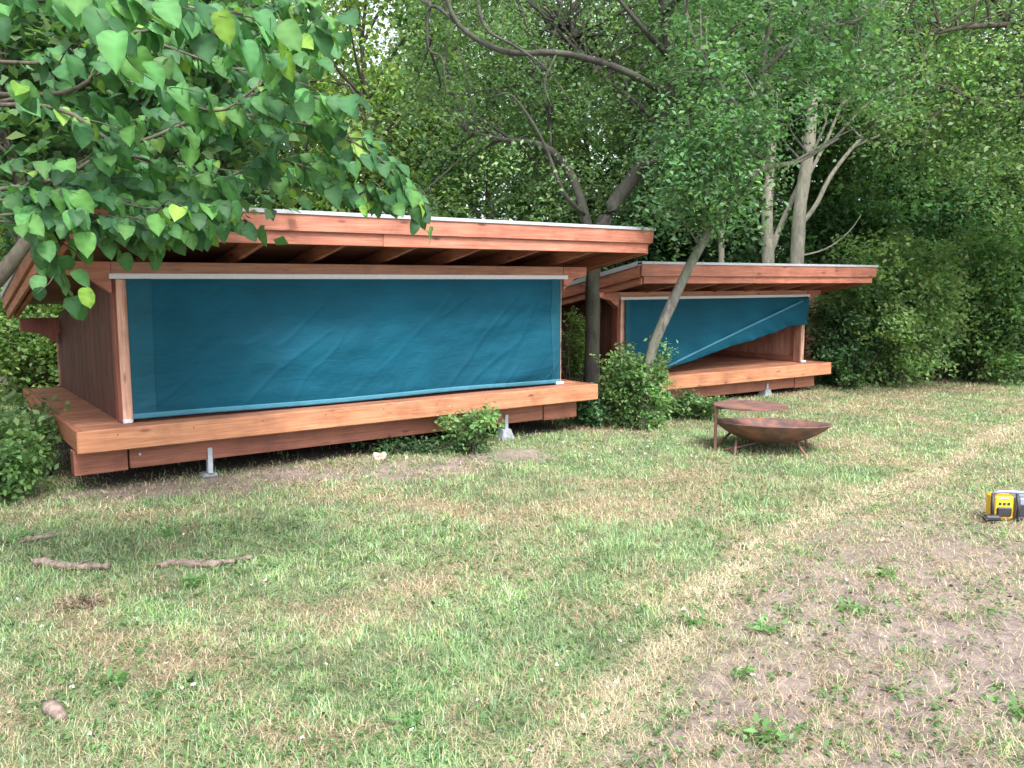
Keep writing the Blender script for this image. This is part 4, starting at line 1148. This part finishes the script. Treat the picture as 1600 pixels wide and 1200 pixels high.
# ------------------------------------------------------------------ foreground broad-leaved tree (upper left)
def big_leaf_mesh(seed, c):
    r_ = random.Random(seed)
    # heart-shaped outline, unit length, along +Y
    half = [(0.0, 0.0), (.11, -.035), (.23, -.02), (.33, .07), (.39, .20), (.41, .36), (.38, .53), (.30, .70), (.18, .85), (.06, .95), (.0, 1.02)]
    mid = [0.0, .01, .06, .13, .23, .35, .50, .65, .81, .92, 1.02]
    wd_ = r_.uniform(.86, 1.1)
    half = [(a_ * wd_ * (1 + r_.uniform(-.04, .04)), b_) for a_, b_ in half]
    droop = r_.uniform(.15, .8); fold = r_.uniform(.05, .45); tw = r_.uniform(-.35, .35); wv = r_.uniform(0, 6)
    def P(x, y):
        z = -droop * y * y * .6 + fold * abs(x) * 1.1 + tw * x * y + .035 * math.sin(y * 9 + wv) * abs(x) * 3
        return (x, y, z)
    V = []; F = []
    ms = [P(0, y) for y in mid]
    V += ms
    L = [P(-x, y) for x, y in half[1:-1]]; Rr = [P(x, y) for x, y in half[1:-1]]
    l0 = len(V); V += L; r0 = len(V); V += Rr
    me_f = []
    # left side
    for i in range(len(L) - 1):
        F.append((i + 1, l0 + i + 1, l0 + i) if i == -1 else (i + 1, i + 2, l0 + i + 1, l0 + i))
        F.append((r0 + i, r0 + i + 1, i + 2, i + 1))
    F.append((0, 1, l0)); F.append((1, 0, r0)) 
    F.append((len(L), 10, l0 + len(L) - 1)); F.append((10, len(L), r0 + len(L) - 1))
    return V, F, c

def leaf_tone(c, n):
    t = np.ones((n, 1)); t[:11] = 1.38                       # paler midrib
    for k0 in (11, 20): t[k0:k0 + 9:2] = 1.12; t[k0 + 1:k0 + 9:2] = .84
    return np.asarray(c)[None, :] * t

BL_T = [(.072, .205, .064), (.054, .165, .058), (.100, .250, .066), (.040, .125, .050), (.17, .31, .055), (.074, .195, .080)]
variants = []
for k in range(10):
    V, F, c = big_leaf_mesh(400 + k, BL_T[k % 6])
    me = bpy.data.meshes.new('leaf')
    me.from_pydata(V, [], F); me.update()
    for p_ in me.polygons: p_.use_smooth = True
    a = me.attributes.new('col', 'FLOAT_COLOR', 'POINT')
    cc = np.ones((len(V), 4), np.float32); cc[:, :3] = leaf_tone(c, len(V))
    a.data.foreach_set('color', cc.ravel())
    me.materials.append(M['bigleaf'])
    variants.append((me, np.array(V), F, c))

lb = np.array([-3.7, 3.9, -.1])
linden = empty('broadleaf_tree', lb)
tag(linden, 'foreground tree with large heart shaped leaves reaching in from the upper left', 'tree')
bm = bmesh.new(); tp = spline([np.zeros(3), np.array([.05, 0, 1.0]), np.array([-.05, .05, 2.2]), np.array([.1, .1, 4.2])], 4)
bm_tube(bm, tp, np.linspace(.14, .05, len(tp)), 12, .06); bm_obj('trunk', bm, M['bark_grey'], linden, smooth=True)
BR = [  # (pixel x, pixel y, distance), radius, leaf size, how many leaves
    ([(-300, -90, 3.3), (40, -40, 2.7), (150, -5, 2.7), (250, 0, 2.8), (330, 15, 2.9)], .010, .125, 54),
    ([(-300, 20, 3.6), (60, -10, 3.3), (190, 50, 3.4), (300, 40, 3.5), (400, 90, 3.6), (470, 60, 3.7)], .011, .125, 84),
    ([(-350, 120, 3.9), (60, 150, 3.7), (180, 110, 3.8), (330, 175, 3.9), (420, 130, 4.0), (520, 165, 4.0)], .012, .125, 96),
    ([(-350, 200, 4.2), (50, 165, 4.2), (190, 225, 4.1), (330, 180, 4.2), (450, 190, 4.2), (545, 220, 4.2), (600, 255, 4.2), (632, 300, 4.2)], .013, .125, 120),
    ([(-350, 330, 4.2), (50, 290, 4.2), (180, 240, 4.2), (320, 285, 4.3), (430, 250, 4.3), (530, 285, 4.3), (600, 300, 4.3)], .013, .12, 120),
    ([(-300, 300, 4.2), (20, 330, 4.2), (140, 280, 4.1), (250, 320, 4.2), (335, 330, 4.2)], .011, .12, 84),
    ([(-300, 420, 4.1), (10, 340, 4.0), (90, 325, 3.9), (180, 350, 3.9), (262, 365, 3.9)], .009, .12, 64),
    ([(-200, 340, 4.0), (30, 350, 3.9), (68, 375, 3.9), (88, 420, 3.9)], .007, .12, 30),
    ([(-200, 300, 3.9), (20, 315, 3.9), (120, 300, 3.9), (220, 325, 3.9), (330, 330, 3.95)], .009, .115, 70),
    ([(-200, 360, 3.8), (40, 335, 3.8), (120, 350, 3.8), (200, 340, 3.85), (262, 355, 3.85)], .008, .11, 56),
    ([(-350, 60, 4.6), (50, 100, 4.8), (200, 60, 4.9), (380, 110, 5.0), (500, 70, 5.0)], .014, .125, 100),
    ([(-350, 270, 4.8), (50, 150, 5.0), (200, 190, 5.1), (380, 160, 5.1), (510, 200, 5.1)], .014, .125, 100),
    ([(-350, 230, 4.8), (50, 270, 5.2), (200, 250, 5.2), (400, 270, 5.2), (530, 250, 5.2)], .014, .125, 90),
    ([(-300, 60, 4.8), (80, 0, 5.2), (250, 50, 5.2), (400, 10, 5.2), (480, 20, 5.2)], .014, .125, 90),
]
leaf_tf = []
for pts, r0, ls, nl in BR:
    W_ = [at(*q) for q in pts]
    sp = spline([tp[8] + lb if False else W_[0]] + W_[1:], 6)
    bm = bmesh.new(); bm_tube(bm, [s_ - lb for s_ in sp], np.linspace(r0, r0 * .18, len(sp)), 8, .05)
    bm_obj('branch', bm, M['bark_dark'], linden, smooth=True)
    bp = np.array(sp); n = len(bp)
    tw_s, tw_e = [], []
    i0 = 2
    k = 0
    ntw = max(5, nl // 4)
    for j in range(ntw):
        f_ = (j + random.random()) / ntw
        ii = i0 + f_ * (n - 1 - i0); a_ = bp[int(ii)]; b_ = bp[min(int(ii) + 1, n - 1)]
        s_ = a_ + (b_ - a_) * (ii - int(ii))
        dirn = nrm(b_ - a_ + 1e-6)
        side = np.cross(dirn, [0, 0, 1]); side = nrm(side) * random.choice((-1, 1))
        ln = random.uniform(.14, .36)
        e_ = s_ + (dirn * random.uniform(.5, 1) + side * random.uniform(.3, .9) + np.array([0, 0, random.uniform(-.45, .35)])) * ln
        tw_s.append(s_ - lb); tw_e.append(e_ - lb)
        m_ = random.randint(5, 8)
        for q in range(m_):
            t_ = (q + .5) / m_
            pos = s_ + (e_ - s_) * t_ + np.array([0, 0, .1 * ln * math.sin(t_ * 3.1)])
            d_ = nrm((e_ - s_)) * .5 + side * (1 if q % 2 else -1) * .55 + np.array([random.uniform(-.35, .35), random.uniform(-.35, .35), random.uniform(-1.2, -.25)])
            leaf_tf.append((pos, nrm(d_), .88 * ls * random.choice((random.uniform(.4, .75), random.uniform(.7, 1.0), random.uniform(.8, 1.08)))))
    V = twigs('twig', tw_s, tw_e, [.004] * len(tw_s), M['bark_dark'], linden, .06, 4); V['kind'] = 'stuff'

def leaf_matrix(pos, d, s):
    up = np.array([random.uniform(-.55, .55), random.uniform(-1.5, .25), .9])
    z = nrm(up - d * np.dot(up, d)); x = np.cross(d, z)
    Mx = np.eye(4); Mx[:3, 0] = x * s; Mx[:3, 1] = d * s; Mx[:3, 2] = z * s; Mx[:3, 3] = pos
    return Mx
Ms = [leaf_matrix(*q) for q in leaf_tf]
def in_view(p):
    v = p - np.array([0, 0, EYE]); yc = v[1] * math.cos(PITCH) - v[2] * math.sin(PITCH); zc = v[1] * math.sin(PITCH) + v[2] * math.cos(PITCH)
    return -840 < FPX * v[0] / yc < 840 and FPX * zc / yc < 640
order = sorted(range(len(Ms)), key=lambda i: (0 if in_view(leaf_tf[i][0]) else 9) + leaf_tf[i][0][1] / leaf_tf[i][2] * .02)
for i in order[:300]:
    me = variants[random.randrange(10)][0]
    o = bpy.data.objects.new('leaf', me); col.objects.link(o)
    o.parent = linden; m4 = Matrix(Ms[i].tolist()); o.matrix_basis = Matrix.Translation(-Vector(lb)) @ m4
bV, bF, bT, bC = [], [], [], []
off = 0
for i in order[300:]:
    _, V, F, c = variants[random.randrange(10)]
    P = V @ Ms[i][:3, :3].T + Ms[i][:3, 3] - lb
    bV.append(P)
    for f in F: bF += [q + off for q in f]; bT.append(len(f))
    bC.append(leaf_tone(np.array(c) * random.uniform(.7, 1.15), len(V))); off += len(V)
o = mesh_np('leaf_mass', np.concatenate(bV), bF, M['bigleaf'], linden, fcol=np.concatenate(bC), smooth=True, loop_tot=bT)
o['kind'] = 'stuff'

# the second stem, leaning, near the left edge
base = on_ground(-120, 800)
T = at
trunk = [base, T(-90, 620, 5.6), T(-50, 500, 5.7), T(10, 420, 5.8), T(48, 370, 5.9), T(110, 280, 6.2), T(160, 180, 6.5), T(230, 60, 6.8), T(260, -80, 7)]
cen = np.array([at(px, py, d) for px, py, d in zip(rng.uniform(-200, 430, 330), rng.uniform(-120, 300, 330), rng.uniform(5.6, 7.6, 330)) if px < 470 - abs(py - 120) * .5])
make_tree('shade_tree', 'leaning grey stemmed tree at the left edge behind the large leaves', None, base, trunk, [.062, .058, .054, .05, .045, .04, .03, .022, .012],
          [([T(60, 355, 5.95), T(20, 250, 6), T(0, 150, 6.1), T(10, 20, 6.2)], [.04, .035, .03, .02]), ([T(110, 280, 6.2), T(230, 250, 6.1), T(350, 210, 6.2)], [.03, .02, .008])],
          cen, 42, .26, .095, 'dark', 'bark_dark', 108, ntw=110, alt='fresh', altp=.25, aspect=.8)

# ------------------------------------------------------------------ grass and straw
def blades(name, P, H, lean, width, colr, az, seed, label=None):
    """bent ribbons: P (n,3) base, H length, lean 0 upright .. 1 lying"""
    n = len(P); r_ = np.random.default_rng(seed)
    dx = np.stack([np.cos(az), np.sin(az), np.zeros(n)], 1)
    sd = np.stack([-np.sin(az), np.cos(az), np.zeros(n)], 1) * (width * .5)[:, None]
    l0 = lean * .9; l1 = np.clip(lean * 1.5 + .15, 0, 1.5)
    up = np.array([0, 0, 1.0])
    m_ = P + (dx * np.sin(l0)[:, None] + up * np.cos(l0)[:, None]) * (H * .5)[:, None]
    t_ = m_ + (dx * np.sin(l1)[:, None] + up * np.cos(l1)[:, None]) * (H * .5)[:, None]
    V = np.stack([P - sd, P + sd, m_ + sd * .85, m_ - sd * .85, t_], 1).reshape(-1, 3)
    i = np.arange(n)[:, None] * 5
    F = np.concatenate([i + 0, i + 1, i + 2, i + 3, i + 3, i + 2, i + 4], 1).ravel()
    lt = np.tile([4, 3], n)
    C = np.repeat(colr, 2, axis=0)
    o = mesh_np(name, V, F, M['blade'], None, fcol=C, loop_tot=lt)
    tag(o, label, 'grass', kind='stuff')
    return o

def sample(n, seed, p=1.55, r0=2.2, r1=17.5, half=0.66, shift=0.0):
    r_ = np.random.default_rng(seed)
    q = 2 - p
    r = (r0 ** q + (r1 ** q - r0 ** q) * r_.random(n)) ** (1 / q)
    an = r_.uniform(-half, half, n) + shift
    return r * np.sin(an), r * np.cos(an), r

# tufts
nt_ = 62000; per = 9
tx, ty, tr_ = sample(nt_, 1)
r_ = np.random.default_rng(5)
x = np.repeat(tx, per) + r_.standard_normal(nt_ * per) * .035 * (1 + np.repeat(tr_, per) * .06)
y = np.repeat(ty, per) + r_.standard_normal(nt_ * per) * .035 * (1 + np.repeat(tr_, per) * .06)
soil, dry, lush = fields(x, y); und = under(x, y)
rnd = r_.random(len(x))
keep = (rnd < (1 - .70 * soil * (.6 + .7 * sst(.6, .4, fbm(x * 4, y * 4, 91, 3)))) * (1 - .93 * und)) & (y < 16.5)
x, y, soil, dry, lush = x[keep], y[keep], soil[keep], dry[keep], lush[keep]
rr_ = np.hypot(x, y); n = len(x)
q_ = r_.random(n)
isdry = q_ < np.clip(dry * .80 + soil * .35 + .10, 0, 1)
g1 = np.array([.195, .300, .120]); g2 = np.array([.125, .240, .110]); g3 = np.array([.270, .340, .150]); g4 = np.array([.275, .385, .250])
d1 = np.array([.39, .325, .215]); d2 = np.array([.30, .235, .165]); d3 = np.array([.47, .43, .31])
pick = r_.random(n)[:, None]
gc = np.where(pick < .32, g1, np.where(pick < .55, g2, np.where(pick < .78, g3, g4)))
gc = gc * (1 - .30 * lush[:, None]) + np.array([.110, .215, .100]) * .30 * lush[:, None]
patch = fbm(x * 2.2, y * 2.2, 77, 3)[:, None]
patch2 = fbm(x * 8, y * 8, 78, 3)[:, None]
gc = gc * (.66 + .68 * patch) * (.34 + 1.3 * patch2)
ln_ = fields.line[keep][:, None]
dc = np.where(pick < .45, d1, np.where(pick < .75, d2, d3)) * (.75 + .5 * patch)
dc = dc * (1 - .7 * ln_) + np.array([.56, .52, .40]) * .7 * ln_
cc = np.where(isdry[:, None], dc, gc) * (1 + .16 * r_.standard_normal((n, 1)))
cc = np.clip(cc, .02, .6)
H = (.020 + .038 * r_.random(n) + .030 * patch2[:, 0]) * (1 + .35 * lush) * (1 - .35 * soil) * (1 + .5 * sst(.72, .95, fbm(x * 1.7, y * 1.7, 88, 2)))
lean = np.clip(.88 + .38 * r_.standard_normal(n) + .30 * isdry, .05, 1.3)
wdt = .0014 + .00055 * rr_ * (0.7 + .6 * r_.random(n))
az = r_.uniform(0, 6.283, n) * .92 + fbm(x * 2.5, y * 2.5, 99, 2) * 7
P = np.stack([x, y, gz(x, y) - .006], 1)
blades('grass', P, H, lean, wdt, cc, az, 6)

# lying straw
n = 85000
x, y, rr_ = sample(n, 3, p=1.6)
soil, dry, lush = fields(x, y); und = under(x, y)
r_ = np.random.default_rng(8)
keep = (r_.random(n) < np.clip(.10 + dry * .8 + soil * .8, 0, 1) * (1 - .93 * und)) & (y < 16)
x, y, rr_ = x[keep], y[keep], rr_[keep]; n = len(x)
pick = r_.random(n)[:, None]
cc = np.where(pick < .5, np.array([.42, .34, .23]), np.where(pick < .8, np.array([.31, .23, .165]), np.array([.47, .42, .31]))) * (.7 + .5 * r_.random((n, 1)))
H = .03 + .06 * r_.random(n) ** 1.5; lean = np.clip(1.50 + .10 * r_.standard_normal(n), 1.25, 1.64)
wdt = .0009 + .00042 * rr_
az = r_.uniform(0, 6.283, n)
P = np.stack([x, y, gz(x, y) + .008 + .022 * r_.random(n)], 1)
o = blades('straw', P, H, lean / 1.5 * 1.05, wdt, cc, az, 9)
o['category'] = 'straw'

# broadleaf weeds in the turf
n = 9000
x, y, rr_ = sample(n, 14, p=1.4, r1=13)
soil, dry, lush = fields(x, y); und = under(x, y)
r_ = np.random.default_rng(15)
k = fbm(x * 1.1, y * 1.1, 55, 3)
keep = (r_.random(n) < (sst(.42, .62, k) * .8 + .06 + .55 * sst(0.3, -1.6, x) * sst(.38, .55, fbm(x * 2.4, y * 2.4, 56, 3))) * (1 - und)) 
x, y = x[keep], y[keep]
cen = np.stack([x, y, gz(x, y) + .016], 1)
Pq = np.repeat(cen, 5, 0) + r_.standard_normal((len(cen) * 5, 3)) * np.array([.022, .022, .006])
V, F = leaf_quads(Pq, .026, r_, up=1.6, droop=-.1, aspect=.6)
C = np.array([.110, .215, .080]) * (1 + .3 * r_.standard_normal((len(Pq), 1)))
o = mesh_np('turf_weeds', V, F, M['leaf'], None, fcol=np.clip(C, .02, .4)); tag(o, None, 'weeds', kind='stuff')
# leafy rosettes one can tell apart
ROS = ['up-slope of the dead branches', 'near the log offcut', 'just below the long pale branch', 'beside the pale lump on the straw line', 'right of the pale lump, on the worn strip', 'on the worn strip, farther right, bright', 'at the bottom of the worn strip, tallest', 'small, on the worn strip toward the tool', 'at the right edge of the worn strip', 'in the lush grass at the bottom middle', 'next to the short broken branch', 'lone in bare soil below the worn strip weeds']
for i, (px, py, s_) in enumerate(((265, 838, 1.2), (185, 1078, .8), (305, 918, 1.0), (1085, 985, 1.0), (1195, 990, 1.3), (1330, 960, 1.3), (1215, 1160, 1.5), (1385, 905, .9), (1590, 1120, 1.2), (640, 1140, .9), (30, 850, 1.2), (1165, 1065, .8))):
    c = on_ground(px, py); r2 = np.random.default_rng(500 + i)
    m_ = int(34 * s_); an = r2.uniform(0, 6.28, m_); ra = r2.random(m_) ** .7 * .085 * s_
    ra = ra * .8
    Pq = np.stack([c[0] + np.cos(an) * ra, c[1] + np.sin(an) * ra, np.full(m_, float(gz(c[0], c[1]))) + .02 + .03 * r2.random(m_)], 1)
    V, F = leaf_quads(Pq, .045, r2, up=1.0, droop=-.2, aspect=.45)
    C = np.array([.130, .260, .095]) * (1 + .2 * r2.standard_normal((m_, 1)))
    o = mesh_np('weed_rosette', V - c, F, M['leaf'], None, fcol=np.clip(C, .02, .4)); o.location = c
    tag(o, 'green weed rosette ' + ROS[i], 'weed', 'green weed rosettes dotted over the lawn')
for px, py, sz, lab in ((128, 952, 1.0, 'brown clod of dead grass and roots in the left foreground'), (1075, 1010, .5, 'small pale clump of dry grass on the straw line in the middle foreground')):
    c = on_ground(px, py); r2 = np.random.default_rng(px)
    m_ = int(420 * sz); Pq = np.clip(r2.standard_normal((m_, 3)), -1.8, 1.8) * np.array([.055, .035, .014]) * sz + c + np.array([0, 0, .022 * sz])
    V, F = leaf_quads(Pq, .045 * sz, r2, up=.3, droop=.2, aspect=.16)
    C = np.array([.20, .15, .11] if sz == 1 else [.42, .35, .27]) * (1 + .4 * r2.standard_normal((m_, 1)))
    o = mesh_np('grass_clod', V - c, F, M['blade'], None, fcol=np.clip(C, .02, .6)); o.location = c
    tag(o, lab, 'clod')
# tiny white flowers
r_ = np.random.default_rng(21)
px = np.concatenate([r_.uniform(880, 1090, 26), r_.uniform(0, 1500, 40)]); py = np.concatenate([r_.uniform(695, 725, 26), r_.uniform(770, 1190, 40)])
Pq = np.array([on_ground(a_, b_) for a_, b_ in zip(px, py)]); Pq[:, 2] = gz(Pq[:, 0], Pq[:, 1]) + .045
Pq = np.repeat(Pq, 6, 0)
V, F = leaf_quads(Pq, .011, r_, up=1.6, droop=0, aspect=.8)
o = mesh_np('tiny_white_flowers', V, F, M['petal'], None); tag(o, None, 'flowers', kind='stuff')
# fallen leaves and crumbs on the bare soil
n = 2600
x, y, rr_ = sample(n, 31, p=1.3, r1=11)
soil, dry, lush = fields(x, y); und = under(x, y)
keep = np.random.default_rng(4).random(n) < soil * .9 + .05 + .4 * und
Pq = np.stack([x, y, gz(x, y) + .012], 1)[keep]
V, F = leaf_quads(Pq, .03, np.random.default_rng(32), up=1.8, droop=0, aspect=.6)
C = np.array([.17, .12, .085]) * (1 + .45 * np.random.default_rng(33).standard_normal((len(Pq), 1)))
o = mesh_np('leaf_litter', V, F, M['leaf'], None, fcol=np.clip(C, .02, .5)); tag(o, None, 'litter', kind='stuff')
